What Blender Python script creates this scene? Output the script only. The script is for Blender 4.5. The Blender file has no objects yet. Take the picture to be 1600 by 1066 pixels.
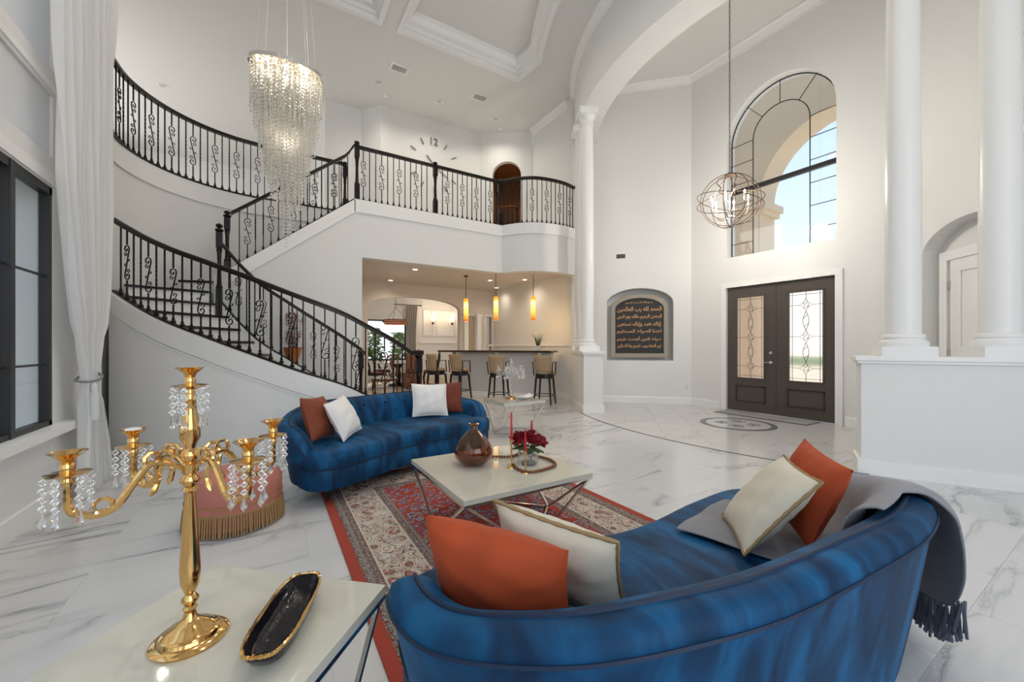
import bpy, bmesh, math, random
from math import sin, cos, pi, radians, sqrt, atan2, hypot
from mathutils import Vector, Matrix
from mathutils.geometry import tessellate_polygon
random.seed(7)
SC = bpy.context.scene
COL = SC.collection

# ------------------------------------------------------------------ camera, world, lights, exposure
cam_d = bpy.data.cameras.new('camera'); cam = bpy.data.objects.new('camera', cam_d); COL.objects.link(cam)
cam.location = (0, 0, 1.30); cam.rotation_euler = (radians(90), 0, -radians(31.556))
cam_d.sensor_width = 36; cam_d.lens = 36*622/1600; cam_d.shift_y = 7/1600; cam_d.clip_start = .02
SC.camera = cam
SC.view_settings.view_transform = 'Standard'; SC.view_settings.look = 'None'
SC.view_settings.gamma = 1; SC.view_settings.use_curve_mapping = False
SC.view_settings.exposure = 0.26

W = bpy.data.worlds.new('sky'); SC.world = W; W.use_nodes = True
_n = W.node_tree.nodes; _l = W.node_tree.links
_bg = _n['Background']; _tc = _n.new('ShaderNodeTexCoord'); _sp = _n.new('ShaderNodeSeparateXYZ'); _cr = _n.new('ShaderNodeValToRGB')
_l.new(_tc.outputs['Generated'], _sp.inputs[0]); _l.new(_sp.outputs['Z'], _cr.inputs[0]); _l.new(_cr.outputs[0], _bg.inputs[0])
_cr.color_ramp.elements[0].position = 0.0; _cr.color_ramp.elements[0].color = (.93, .95, .98, 1)
_cr.color_ramp.elements[1].position = .55; _cr.color_ramp.elements[1].color = (.42, .63, .95, 1)
_bg.inputs[1].default_value = 1.25

def area(name, loc, rot, sx, sy, power, color=(1, 1, 1), spread=180):
    d = bpy.data.lights.new(name, 'AREA'); d.shape = 'RECTANGLE'; d.size = sx; d.size_y = sy
    d.energy = power; d.color = color; d.spread = radians(spread)
    o = bpy.data.objects.new(name, d); COL.objects.link(o); o.location = loc; o.rotation_euler = [radians(a) for a in rot]
    return o
# added fill panels, standing in for daylight from unseen openings
area('fill_panel_rear', (1.2, -3.85, 3.2), (90, 0, 0), 4.6, 4.6, 105, (1, .985, .96))
area('fill_panel_side', (-1.40, -0.2, 2.6), (90, 0, -90), 5.6, 3.6, 22, (.97, .985, 1))
area('fill_panel_loft', (-3.8, 12, 5.6), (90, 0, -90), 6, 2.6, 70, (1, .98, .95))  # added fill, the loft itself has no window
sun_d = bpy.data.lights.new('sun', 'SUN'); sun_d.energy = 3.0; sun_d.angle = radians(1.5); sun_d.color = (1, .94, .85)
sun = bpy.data.objects.new('sun', sun_d); COL.objects.link(sun); sun.rotation_euler = (radians(48), 0, radians(160))

def point(name, loc, power, color=(1, .86, .68), r=.05, parent=None):
    d = bpy.data.lights.new(name, 'POINT'); d.energy = power; d.color = color; d.shadow_soft_size = r
    o = bpy.data.objects.new(name, d); COL.objects.link(o); o.location = loc
    if parent: o.parent = parent
    return o

# ------------------------------------------------------------------ materials
MATS = {}
def nt(m): return m.node_tree.nodes, m.node_tree.links
def mat(name, col, rough=.5, metal=0, spec=.5, trans=0, emit=0, sheen=0, bump=0, bscale=30, ior=1.45, ecol=None, var=0, vscale=4, coat=0):
    m = bpy.data.materials.new(name); m.use_nodes = True; n, l = nt(m); p = n['Principled BSDF']
    c = (*col, 1)
    p.inputs['Base Color'].default_value = c; p.inputs['Roughness'].default_value = rough; p.inputs['Metallic'].default_value = metal
    p.inputs['Specular IOR Level'].default_value = spec; p.inputs['Transmission Weight'].default_value = trans; p.inputs['IOR'].default_value = ior
    p.inputs['Coat Weight'].default_value = coat
    if sheen:
        p.inputs['Sheen Weight'].default_value = sheen; p.inputs['Sheen Roughness'].default_value = .35
        p.inputs['Sheen Tint'].default_value = tuple(min(1, x*2+.1) for x in col)+(1,)
    if emit:
        p.inputs['Emission Color'].default_value = (*(ecol or col), 1); p.inputs['Emission Strength'].default_value = emit
    tc = None
    if bump or var:
        tc = n.new('ShaderNodeTexCoord')
    if bump:
        t = n.new('ShaderNodeTexNoise'); t.inputs['Scale'].default_value = bscale; t.inputs['Detail'].default_value = 3
        b = n.new('ShaderNodeBump'); b.inputs['Strength'].default_value = bump; b.inputs['Distance'].default_value = .01
        l.new(tc.outputs['Object'], t.inputs['Vector']); l.new(t.outputs['Fac'], b.inputs['Height']); l.new(b.outputs['Normal'], p.inputs['Normal'])
    if var:
        t = n.new('ShaderNodeTexNoise'); t.inputs['Scale'].default_value = vscale; t.inputs['Detail'].default_value = 4
        r = n.new('ShaderNodeValToRGB')
        r.color_ramp.elements[0].position = .3; r.color_ramp.elements[0].color = (*[x*(1-var) for x in col], 1)
        r.color_ramp.elements[1].position = .7; r.color_ramp.elements[1].color = (*[min(1, x*(1+var)) for x in col], 1)
        l.new(tc.outputs['Object'], t.inputs['Vector']); l.new(t.outputs['Fac'], r.inputs[0]); l.new(r.outputs[0], p.inputs['Base Color'])
    MATS[name] = m
    return m
WALL = mat('wall_paint', (.78, .778, .768), .6, bump=.05, bscale=120)
CEIL = mat('ceiling_paint', (.76, .75, .73), .7)
TRIM = mat('white_trim_paint', (.86, .86, .85), .35)
KITW = mat('kitchen_paint', (.70, .64, .585), .6)
IRON = mat('black_iron', (.008, .0075, .0075), .5, 0, .25)
RAILW = mat('espresso_wood', (.010, .007, .0065), .28, 0, .3)
GOLD = mat('polished_gold', (.70, .44, .17), .12, 1)
CHROME = mat('chrome', (.80, .79, .77), .12, 1)
STONE = mat('ivory_stone_top', (.60, .59, .51), .06, var=.05, vscale=3, coat=.5)
BLACKG = mat('black_glaze', (.006, .006, .010), .06, bump=.15, bscale=60, spec=.35)
RUST = mat('rust_velvet', (.40, .062, .016), .8, sheen=.25, var=.12, vscale=9)
BROWNP = mat('russet_velvet', (.17, .035, .016), .75, sheen=.4, var=.12, vscale=9)
CREAM = mat('cream_linen', (.66, .61, .50), .9, bump=.3, bscale=350)
WHITEP = mat('white_linen', (.80, .79, .77), .9, bump=.25, bscale=300)
CORD = mat('gold_cord', (.30, .21, .10), .7)
PINK = mat('pink_velvet', (.46, .17, .13), .7, sheen=.5, var=.1, vscale=6)
FRINGE = mat('gold_fringe', (.36, .22, .09), .7)
GREYB = mat('grey_fleece', (.235, .235, .255), .95, sheen=.4, var=.1, vscale=7, bump=.2, bscale=90)
TASSEL = mat('slate_tassel', (.12, .13, .17), .9)
LEGM = mat('dark_metal_leg', (.02, .02, .025), .4, .6)
RED = mat('red_candle_wax', (.50, .02, .03), .35)
PETAL = mat('deep_red_petal', (.22, .006, .014), .6, sheen=.3)
LEAF = mat('green_leaf', (.05, .09, .03), .5, var=.3, vscale=20)
LEAF2 = mat('outdoor_foliage', (.10, .20, .03), .6, var=.5, vscale=3)
AMBER = mat('amber_glass', (.42, .17, .05), .03, trans=.95, ior=1.45, coat=.4)
BEAD = mat('wooden_bead', (.20, .075, .022), .4)
CLEAR = mat('clear_glass', (.96, .97, .97), .02, trans=.9, ior=1.35)
CRYSTAL = mat('cut_crystal', (1.0, .96, .88), .06, trans=.22, spec=.8, ior=1.6)
CRYS2 = mat('candelabra_crystal', (.97, .98, .99), .03, trans=.88, spec=.8, ior=1.5)
DOORP = mat('taupe_door_paint', (.088, .072, .063), .35)
LEAD = mat('lead_came', (.10, .08, .065), .4, .7)
BRONZE = mat('bronze_iron', (.10, .065, .045), .4, .8)
TANF = mat('tan_stool_fabric', (.40, .29, .18), .85, bump=.1, bscale=200)
BLKW = mat('black_wood', (.012, .010, .010), .3)
BROWNL = mat('brown_leather', (.22, .09, .05), .5)
CARVED = mat('carved_brown_wood', (.14, .055, .02), .35)
PORT = mat('portico_stucco', (.80, .66, .50), .8, bump=.1, bscale=60)
GRASS = mat('lawn', (.10, .19, .05), .9, var=.3)
DRAPE = mat('striped_drape', (.50, .47, .43), .8)
HALL = mat('hallway_paint', (.32, .17, .085), .7)
BULB = mat('warm_bulb', (1, .85, .6), .4, emit=14, ecol=(1, .80, .52))
CANL = mat('downlight_lens', (1, .95, .85), .4, emit=7, ecol=(1, .92, .78))
SCON = mat('sconce_flame_shade', (1, .75, .5), .4, emit=3.2, ecol=(1, .72, .42))
SILV = mat('satin_nickel', (.62, .60, .56), .3, 1)
GRIL = mat('vent_grille', (.56, .55, .53), .5)
DGRIL = mat('dark_vent_slot', (.10, .10, .10), .6)
WFRAME = mat('dark_window_frame', (.025, .025, .027), .4, .3)
ORANGE = mat('orange_urn', (.48, .16, .03), .35)
BLOSSOM = mat('pale_pink_blossom', (.60, .42, .38), .8)
CTOP = mat('dark_countertop', (.035, .022, .018), .12)
GREYBAR = mat('bar_panel_paint', (.62, .62, .62), .5)
PLATE = mat('white_ceramic', (.82, .82, .80), .15)

def glass_pane(name, tint, gloss=.1, rough=.02):
    m = bpy.data.materials.new(name); m.use_nodes = True; n, l = nt(m); out = n['Material Output']
    t = n.new('ShaderNodeBsdfTransparent'); t.inputs[0].default_value = (*tint, 1)
    g = n.new('ShaderNodeBsdfGlossy'); g.inputs['Roughness'].default_value = rough
    x = n.new('ShaderNodeMixShader'); x.inputs[0].default_value = gloss
    l.new(t.outputs[0], x.inputs[1]); l.new(g.outputs[0], x.inputs[2]); l.new(x.outputs[0], out.inputs[0]); return m
GLASS = glass_pane('window_glass', (.95, .97, .98), .06)
SIDEGL = glass_pane('tinted_window_glass', (.97, .985, .975), .08)
def obscure():
    m = bpy.data.materials.new('obscure_glass'); m.use_nodes = True; n, l = nt(m); out = n['Material Output']
    tc = n.new('ShaderNodeTexCoord'); no = n.new('ShaderNodeTexNoise'); no.inputs['Scale'].default_value = 160
    b = n.new('ShaderNodeBump'); b.inputs['Strength'].default_value = .5; l.new(tc.outputs['Object'], no.inputs['Vector']); l.new(no.outputs['Fac'], b.inputs['Height'])
    r = n.new('ShaderNodeBsdfRefraction'); r.inputs['Roughness'].default_value = .35; r.inputs['IOR'].default_value = 1.05; r.inputs[0].default_value = (1, .95, .90, 1)
    t = n.new('ShaderNodeBsdfTranslucent'); t.inputs[0].default_value = (1, .92, .84, 1)
    t2 = n.new('ShaderNodeBsdfTransparent'); t2.inputs[0].default_value = (1, .95, .9, 1)
    a = n.new('ShaderNodeMixShader'); a.inputs[0].default_value = .2; c = n.new('ShaderNodeMixShader'); c.inputs[0].default_value = .4
    l.new(b.outputs[0], r.inputs['Normal']); l.new(r.outputs[0], a.inputs[1]); l.new(t.outputs[0], a.inputs[2])
    l.new(a.outputs[0], c.inputs[1]); l.new(t2.outputs[0], c.inputs[2]); l.new(c.outputs[0], out.inputs[0]); return m
OBSC = obscure()
def sheer():
    m = bpy.data.materials.new('sheer_white_voile'); m.use_nodes = True; n, l = nt(m); out = n['Material Output']
    d = n.new('ShaderNodeBsdfDiffuse'); d.inputs[0].default_value = (.88, .88, .88, 1)
    t = n.new('ShaderNodeBsdfTranslucent'); t.inputs[0].default_value = (.88, .88, .88, 1)
    a = n.new('ShaderNodeMixShader'); a.inputs[0].default_value = .4; l.new(d.outputs[0], a.inputs[1]); l.new(t.outputs[0], a.inputs[2])
    l.new(a.outputs[0], out.inputs[0]); return m
SHEER = sheer()
def ramp(n, stops):
    r = n.new('ShaderNodeValToRGB'); e = r.color_ramp.elements
    while len(e) < len(stops): e.new(.5)
    for i, (p, c) in enumerate(stops): e[i].position = p; e[i].color = (*c, 1)
    return r
def marble(name, base, vein, rough):
    m = bpy.data.materials.new(name); m.use_nodes = True; n, l = nt(m); p = n['Principled BSDF']; p.inputs['Roughness'].default_value = rough
    tc = n.new('ShaderNodeTexCoord'); oi = n.new('ShaderNodeObjectInfo')
    mp = n.new('ShaderNodeMapping'); mp.inputs['Rotation'].default_value = (0, 0, radians(24)); mp.inputs['Scale'].default_value = (.55, 1.7, 1)
    mu = n.new('ShaderNodeVectorMath'); mu.operation = 'SCALE'; mu.inputs[0].default_value = (37, 51, 0)
    l.new(oi.outputs['Random'], mu.inputs['Scale']); l.new(mu.outputs[0], mp.inputs['Location']); l.new(tc.outputs['Object'], mp.inputs['Vector'])
    a = n.new('ShaderNodeTexNoise'); a.inputs['Scale'].default_value = .9; a.inputs['Detail'].default_value = 7; a.inputs['Roughness'].default_value = .55; a.inputs['Distortion'].default_value = .9
    l.new(mp.outputs[0], a.inputs['Vector'])
    # thin veins where the noise crosses its middle value
    s = n.new('ShaderNodeMath'); s.operation = 'SUBTRACT'; s.inputs[1].default_value = .5; l.new(a.outputs['Fac'], s.inputs[0])
    ab = n.new('ShaderNodeMath'); ab.operation = 'ABSOLUTE'; l.new(s.outputs[0], ab.inputs[0])
    r1 = ramp(n, [(0, (1, 1, 1)), (.006, (.6, .6, .6)), (.03, (.12, .12, .12)), (.075, (0, 0, 0))]); l.new(ab.outputs[0], r1.inputs[0])
    b = n.new('ShaderNodeTexNoise'); b.inputs['Scale'].default_value = .8; b.inputs['Detail'].default_value = 2; l.new(mp.outputs[0], b.inputs['Vector'])
    r2 = ramp(n, [(.42, (.06, .06, .06)), (.66, (1, 1, 1))]); l.new(b.outputs['Fac'], r2.inputs[0])
    mm = n.new('ShaderNodeMath'); mm.operation = 'MULTIPLY'; l.new(r1.outputs[0], mm.inputs[0]); l.new(r2.outputs[0], mm.inputs[1])
    mx = n.new('ShaderNodeMixRGB'); mx.inputs[1].default_value = (*base, 1); mx.inputs[2].default_value = (*vein, 1)
    l.new(mm.outputs[0], mx.inputs[0]); l.new(mx.outputs[0], p.inputs['Base Color']); return m
MARBLE = marble('marble_tile', (.63, .635, .64), (.20, .21, .23), .16)
MARBLE2 = marble('foyer_marble_tile', (.62, .615, .605), (.44, .43, .42), .14)
GROUT = mat('grout', (.47, .465, .45), .6)
INLAY = mat('grey_inlay', (.17, .17, .18), .25)

def velvet():
    m = bpy.data.materials.new('blue_velvet'); m.use_nodes = True; n, l = nt(m); p = n['Principled BSDF']
    p.inputs['Roughness'].default_value = .62; p.inputs['Specular IOR Level'].default_value = .25
    p.inputs['Sheen Weight'].default_value = .08; p.inputs['Sheen Roughness'].default_value = .3; p.inputs['Sheen Tint'].default_value = (.10, .45, .80, 1)
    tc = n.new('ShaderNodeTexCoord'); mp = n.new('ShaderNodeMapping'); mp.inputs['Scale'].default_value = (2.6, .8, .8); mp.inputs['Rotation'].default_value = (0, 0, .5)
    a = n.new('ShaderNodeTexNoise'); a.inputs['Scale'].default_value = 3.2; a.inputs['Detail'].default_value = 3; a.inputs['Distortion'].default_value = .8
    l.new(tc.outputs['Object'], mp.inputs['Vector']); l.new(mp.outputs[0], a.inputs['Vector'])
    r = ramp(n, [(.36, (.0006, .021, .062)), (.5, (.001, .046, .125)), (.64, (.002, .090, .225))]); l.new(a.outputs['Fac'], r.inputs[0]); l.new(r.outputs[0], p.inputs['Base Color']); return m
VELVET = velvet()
SEAM = mat('navy_piping', (.002, .018, .055), .6)

def rug_mat(x0, x1, y0, y1):
    m = bpy.data.materials.new('persian_rug_pile'); m.use_nodes = True; n, l = nt(m); p = n['Principled BSDF']; p.inputs['Roughness'].default_value = .95; p.inputs['Specular IOR Level'].default_value = .1
    tc = n.new('ShaderNodeTexCoord'); sp = n.new('ShaderNodeSeparateXYZ'); l.new(tc.outputs['Object'], sp.inputs[0])
    def M(op, a, b=None):
        x = n.new('ShaderNodeMath'); x.operation = op
        for i, v in enumerate((a, b)):
            if v is None: continue
            if isinstance(v, (int, float)): x.inputs[i].default_value = v
            else: l.new(v, x.inputs[i])
        return x.outputs[0]
    X = sp.outputs['X']; Y = sp.outputs['Y']
    d = M('MINIMUM', M('MINIMUM', M('SUBTRACT', X, x0), M('SUBTRACT', x1, X)), M('MINIMUM', M('SUBTRACT', Y, y0), M('SUBTRACT', y1, Y)))
    def flor(scale, stops, rnd=1, feat='F1'):
        v = n.new('ShaderNodeTexVoronoi'); v.inputs['Scale'].default_value = scale; v.inputs['Randomness'].default_value = rnd; v.feature = feat
        ns = n.new('ShaderNodeTexNoise'); ns.inputs['Scale'].default_value = scale*2.2; ns.inputs['Detail'].default_value = 1
        mxx = n.new('ShaderNodeMixRGB'); mxx.inputs[0].default_value = .035; l.new(tc.outputs['Object'], mxx.inputs[1]); l.new(ns.outputs['Color'], mxx.inputs[2])
        l.new(mxx.outputs[0], v.inputs['Vector']); r = ramp(n, stops); r.color_ramp.interpolation = 'CONSTANT'
        l.new(v.outputs['Distance'], r.inputs[0]); return r.outputs[0]
    red = (.35, .066, .046); ivory = (.56, .50, .42); navy = (.035, .04, .09); blue = (.19, .21, .32); brown = (.17, .06, .04); grey = (.25, .22, .19)
    fa = flor(12, [(0, ivory), (.13, navy), (.22, blue), (.33, ivory), (.38, navy), (.42, red)])
    fb = flor(27, [(0, red), (.14, ivory), (.24, navy), (.33, blue), (.45, red)])
    def fine(scale, stops):
        ns = n.new('ShaderNodeTexNoise'); ns.inputs['Scale'].default_value = scale; ns.inputs['Detail'].default_value = 2.5; ns.inputs['Distortion'].default_value = 1.2
        l.new(tc.outputs['Object'], ns.inputs['Vector']); r = ramp(n, stops); r.color_ramp.interpolation = 'CONSTANT'; l.new(ns.outputs['Fac'], r.inputs[0]); return r.outputs[0]
    def mixm(a, b, scale, th):
        ns = n.new('ShaderNodeTexNoise'); ns.inputs['Scale'].default_value = scale; l.new(tc.outputs['Object'], ns.inputs['Vector'])
        q = n.new('ShaderNodeMixRGB'); l.new(M('GREATER_THAN', ns.outputs['Fac'], th), q.inputs[0]); l.new(a, q.inputs[1]); l.new(b, q.inputs[2]); return q.outputs[0]
    ff = fine(26, [(0, navy), (.36, blue), (.41, ivory), (.45, red), (.55, navy), (.585, ivory), (.62, blue), (.68, navy)])
    fa = mixm(fa, ff, 9, .47)
    nm = n.new('ShaderNodeTexNoise'); nm.inputs['Scale'].default_value = 4.5; l.new(tc.outputs['Object'], nm.inputs['Vector'])
    rr = ramp(n, [(.44, (0, 0, 0)), (.52, (1, 1, 1))]); l.new(nm.outputs['Fac'], rr.inputs[0])
    field = n.new('ShaderNodeMixRGB'); l.new(rr.outputs[0], field.inputs[0]); l.new(fa, field.inputs[1]); l.new(fb, field.inputs[2])
    bo1 = flor(9.5, [(0, ivory), (.08, red), (.2, brown), (.3, navy), (.34, ivory), (.42, red), (.46, ivory), (.58, navy), (.62, ivory)], .75)
    bo2 = flor(30, [(0, navy), (.15, ivory), (.3, brown), (.4, ivory)])
    bf = fine(30, [(0, navy), (.37, brown), (.43, ivory), (.52, navy), (.55, ivory), (.60, red), (.66, brown)])
    bo1 = mixm(bo1, bf, 11, .5)
    bo = n.new('ShaderNodeMixRGB'); bo.inputs[0].default_value = .2; l.new(bo1, bo.inputs[1]); l.new(bo2, bo.inputs[2])
    gu = flor(40, [(0, ivory), (.2, navy), (.33, grey), (.5, brown)], .2)
    def step(th): return M('GREATER_THAN', d, th)
    def over(a, b, th):
        mx = n.new('ShaderNodeMixRGB'); l.new(step(th), mx.inputs[0])
        for i, v in ((1, a), (2, b)):
            if isinstance(v, tuple): mx.inputs[i].default_value = (*v, 1)
            else: l.new(v, mx.inputs[i])
        return mx.outputs[0]
    c = over(red, gu, .06); c = over(c, grey, .085); c = over(c, gu, .10); c = over(c, ivory, .15); c = over(c, bo.outputs[0], .16)
    c = over(c, ivory, .40); c = over(c, gu, .41); c = over(c, grey, .455); c = over(c, field.outputs[0], .475)
    l.new(c, p.inputs['Base Color']); return m

# ------------------------------------------------------------------ mesh builder
class B:
    def __init__(s): s.v = []; s.f = []
    def add(s, vs, fs):
        o = len(s.v); s.v += [tuple(v) for v in vs]; s.f += [tuple(i+o for i in f) for f in fs]; return s
    def box(s, c, size, rz=0, taper=1):
        hx, hy, hz = size[0]/2, size[1]/2, size[2]/2; vs = []
        for z, k in ((-hz, taper), (hz, 1)):
            for x, y in ((-hx, -hy), (hx, -hy), (hx, hy), (-hx, hy)):
                x *= k; y *= k
                vs.append((c[0]+x*cos(rz)-y*sin(rz), c[1]+x*sin(rz)+y*cos(rz), c[2]+z))
        return s.add(vs, [(3, 2, 1, 0), (4, 5, 6, 7), (0, 1, 5, 4), (1, 2, 6, 5), (2, 3, 7, 6), (3, 0, 4, 7)])
    def bx(s, x0, x1, y0, y1, z0, z1): return s.box(((x0+x1)/2, (y0+y1)/2, (z0+z1)/2), (x1-x0, y1-y0, z1-z0))
    def lathe(s, prof, c=(0, 0, 0), n=24, caps=True):
        vs = []; fs = []
        for r, z in prof:
            for i in range(n): a = 2*pi*i/n; vs.append((c[0]+r*cos(a), c[1]+r*sin(a), c[2]+z))
        for j in range(len(prof)-1):
            for i in range(n): k = (i+1) % n; fs.append((j*n+i, j*n+k, (j+1)*n+k, (j+1)*n+i))
        if caps:
            if prof[0][0] > 1e-4: fs.append(tuple(range(n-1, -1, -1)))
            if prof[-1][0] > 1e-4: fs.append(tuple((len(prof)-1)*n+i for i in range(n)))
        return s.add(vs, fs)
    def tube(s, path, r, n=6, closed=False, caps=True):
        P = [Vector(p) for p in path]; m = len(P); vs = []; fs = []; up = Vector((0, 0, 1)); prev = None
        for i in range(m):
            if closed: t = P[(i+1) % m]-P[i-1]
            else: t = P[min(i+1, m-1)]-P[max(i-1, 0)]
            if t.length < 1e-9: t = Vector((0, 0, 1))
            t.normalize()
            if prev is None:
                a = up if abs(t.z) < .9 else Vector((1, 0, 0)); x = t.cross(a).normalized()
            else:
                x = (prev-t*prev.dot(t))
                x = x.normalized() if x.length > 1e-6 else t.orthogonal().normalized()
            prev = x; y = t.cross(x); rr = r[i] if isinstance(r, (list, tuple)) else r
            for k in range(n): a = 2*pi*(k+.5)/n; vs.append(P[i]+x*(rr*cos(a))+y*(rr*sin(a)))
        for i in range(m if closed else m-1):
            j = (i+1) % m
            for k in range(n): q = (k+1) % n; fs.append((i*n+k, i*n+q, j*n+q, j*n+k))
        if caps and not closed: fs += [tuple(range(n-1, -1, -1)), tuple((m-1)*n+k for k in range(n))]
        return s.add(vs, fs)
    def sweep(s, path, prof, closed=False):
        """profile (side, up) swept along a path, kept upright"""
        P = [Vector(p) for p in path]; m = len(P); n = len(prof); vs = []; fs = []
        for i in range(m):
            t = (P[(i+1) % m]-P[i-1]) if closed else (P[min(i+1, m-1)]-P[max(i-1, 0)])
            h = Vector((t.x, t.y, 0)); h = h.normalized() if h.length > 1e-6 else Vector((1, 0, 0)); sd = Vector((h.y, -h.x, 0))
            for a, b in prof: vs.append(P[i]+sd*a+Vector((0, 0, b)))
        for i in range(m if closed else m-1):
            j = (i+1) % m
            for k in range(n): q = (k+1) % n; fs.append((i*n+k, i*n+q, j*n+q, j*n+k))
        if not closed: fs += [tuple(range(n-1, -1, -1)), tuple((m-1)*n+k for k in range(n))]
        return s.add(vs, fs)
    def prism(s, poly, z0, z1, holes=()):
        loops = [list(poly)]+[list(h) for h in holes]; flat = [p for L in loops for p in L]; N = len(flat)
        tri = tessellate_polygon([[Vector((x, y, 0)) for x, y in L] for L in loops])
        vs = [(x, y, z0) for x, y in flat]+[(x, y, z1) for x, y in flat]
        fs = [tuple(t) for t in tri]+[tuple(i+N for i in reversed(t)) for t in tri]; o = 0
        for L in loops:
            k = len(L)
            for i in range(k): j = (i+1) % k; fs.append((o+i, o+j, N+o+j, N+o+i))
            o += k
        return s.add(vs, fs)
    def wall(s, p0, p1, th, poly, holes=()):
        """upright slab: poly in (distance along p0->p1, z); thickness grows to the left of the direction"""
        b = B().prism(poly, 0, th, holes); L = hypot(p1[0]-p0[0], p1[1]-p0[1]); dx, dy = (p1[0]-p0[0])/L, (p1[1]-p0[1])/L
        return s.add([(p0[0]+dx*u-dy*t, p0[1]+dy*u+dx*t, z) for u, z, t in b.v], b.f)
    def grid(s, nu, nv, fn, closeu=False):
        vs = [fn(i/(nu-1 if not closeu else nu), j/(nv-1)) for i in range(nu) for j in range(nv)]; fs = []
        for i in range(nu if closeu else nu-1):
            k = (i+1) % nu
            for j in range(nv-1): fs.append((i*nv+j, k*nv+j, k*nv+j+1, i*nv+j+1))
        return s.add(vs, fs)
    def ball(s, c, r, n=8, m=5, sz=1):
        pr = [(max(1e-5, r*sin(pi*j/m)), -r*cos(pi*j/m)*sz) for j in range(m+1)]; return s.lathe(pr, c, n, False)
    def octa(s, c, r, h): return s.add([(c[0], c[1], c[2]-h), (c[0]+r, c[1], c[2]), (c[0], c[1]+r, c[2]), (c[0]-r, c[1], c[2]), (c[0], c[1]-r, c[2]), (c[0], c[1], c[2]+h)],
                                        [(0, 2, 1), (0, 3, 2), (0, 4, 3), (0, 1, 4), (5, 1, 2), (5, 2, 3), (5, 3, 4), (5, 4, 1)])
    def xf(s, M): s.v = [tuple(M @ Vector(v)) for v in s.v]; return s
    def mesh(s, name, m, smooth=True, ang=40):
        me = bpy.data.meshes.new(name); me.from_pydata(s.v, [], s.f); me.validate(); me.update()
        bm = bmesh.new(); bm.from_mesh(me); bmesh.ops.recalc_face_normals(bm, faces=bm.faces); bm.to_mesh(me); bm.free()
        me.materials.append(m)
        if smooth:
            for p in me.polygons: p.use_smooth = True
            try: me.set_sharp_from_angle(angle=radians(ang))
            except Exception: pass
        return me
    def obj(s, name, m, parent=None, smooth=True, ang=40): return link(name, s.mesh(name, m, smooth, ang), parent)
def link(name, data, parent=None, loc=None, rz=None):
    o = bpy.data.objects.new(name, data); COL.objects.link(o)
    if parent: o.parent = parent
    if loc is not None: o.location = loc
    if rz is not None: o.rotation_euler = (0, 0, rz)
    return o
def tag(o, label, cat, group=None):
    o['label'] = label; o['category'] = cat
    if group: o['group'] = group
    return o
def thing(name, label, cat, loc=(0, 0, 0), rz=0, group=None):
    return tag(link(name, None, None, loc, rz), label, cat, group)
def struct(o, label=None, cat=None):
    o['kind'] = 'structure'
    if label: o['label'] = label
    if cat: o['category'] = cat
    return o
def sroot(name, label, cat, loc=(0, 0, 0)): return struct(link(name, None, None, loc), label, cat)
def copy_tree(o, parent=None):
    c = o.copy(); COL.objects.link(c); c.parent = parent
    for ch in list(o.children): copy_tree(ch, c)
    return c
def smooth_path(pts, k=8):
    P = [Vector(p) for p in pts]; out = []
    for i in range(len(P)-1):
        a = P[max(i-1, 0)]; b = P[i]; c = P[i+1]; d = P[min(i+2, len(P)-1)]
        for j in range(k):
            t = j/k; out.append(.5*((2*b)+(c-a)*t+(2*a-5*b+4*c-d)*t*t+(3*b-a-3*c+d)*t**3))
    out.append(P[-1]); return out
def arch(u0, u1, z0, zs, za, n=16):
    """opening outline: straight sides to zs, elliptical head to za"""
    c = (u0+u1)/2; a = (u1-u0)/2
    return [(u0, z0), (u1, z0)]+[(c+a*cos(pi*i/n), zs+(za-zs)*sin(pi*i/n)) for i in range(n+1)]
def rect(u0, u1, z0, z1): return [(u0, z0), (u1, z0), (u1, z1), (u0, z1)]
def resample(P, step):
    P = [Vector(p) for p in P]; L = [0]
    for a, b in zip(P, P[1:]): L.append(L[-1]+hypot(b.x-a.x, b.y-a.y))
    n = max(1, round(L[-1]/step)); out = []; j = 0
    for i in range(n+1):
        s = L[-1]*i/n
        while j < len(L)-2 and L[j+1] < s: j += 1
        t = (s-L[j])/max(1e-9, L[j+1]-L[j]); p = P[j].lerp(P[j+1], t); d = P[j+1]-P[j]; out.append((p, atan2(d.y, d.x)))
    return out

# ------------------------------------------------------------------ THE SETTING
ZC = 7.2                                   # ceiling of the great room
CCX, CCY = 10.0, 3.69                      # the foyer's curved edge is a circle about this point
def CP(R, a): return (CCX-R*cos(a), CCY+R*sin(a))
D2 = pi/180

# floor: a bed of grout and marble tiles laid on it
floor = struct(B().bx(-4.3, 8.2, -4.2, 16.4, -.12, -.0015).obj('floor', GROUT, None, False), 'polished white marble floor with grey veins', 'floor')
TW, TD = 1.09, .545
tmesh = B().bx(-TW/2+.0008, TW/2-.0008, -TD/2+.0008, TD/2-.0008, -.006, 0).mesh('tile', MARBLE, False)
for i in range(-1, 8):
    for j in range(-3, 22):
        x = -.87+TW*(i+.5)+(TW/2 if j % 2 else 0) - TW/2*0; y = -.6+TD*(j+.5)
        if x < -2.2 or x > 7.2 or y < -.4 or y > 11.6: continue
        if all(hypot(x+sx*TW/2-CCX, y+sy*TD/2-CCY) < 5.2 for sx in (-1, 1) for sy in (-1, 1)): continue
        link('tile', tmesh, floor, (x, y, 0))
def clip(poly, inside, cut):
    out = []
    for i, p in enumerate(poly):
        q = poly[(i+1) % len(poly)]; a, b = inside(p), inside(q)
        if a: out.append(p)
        if a != b: out.append(cut(p, q))
    return out
def bis(f):
    def c(p, q):
        for _ in range(26):
            m = ((p[0]+q[0])/2, (p[1]+q[1])/2)
            if f(m) == f(p): p = m
            else: q = m
        return p
    return c
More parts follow.
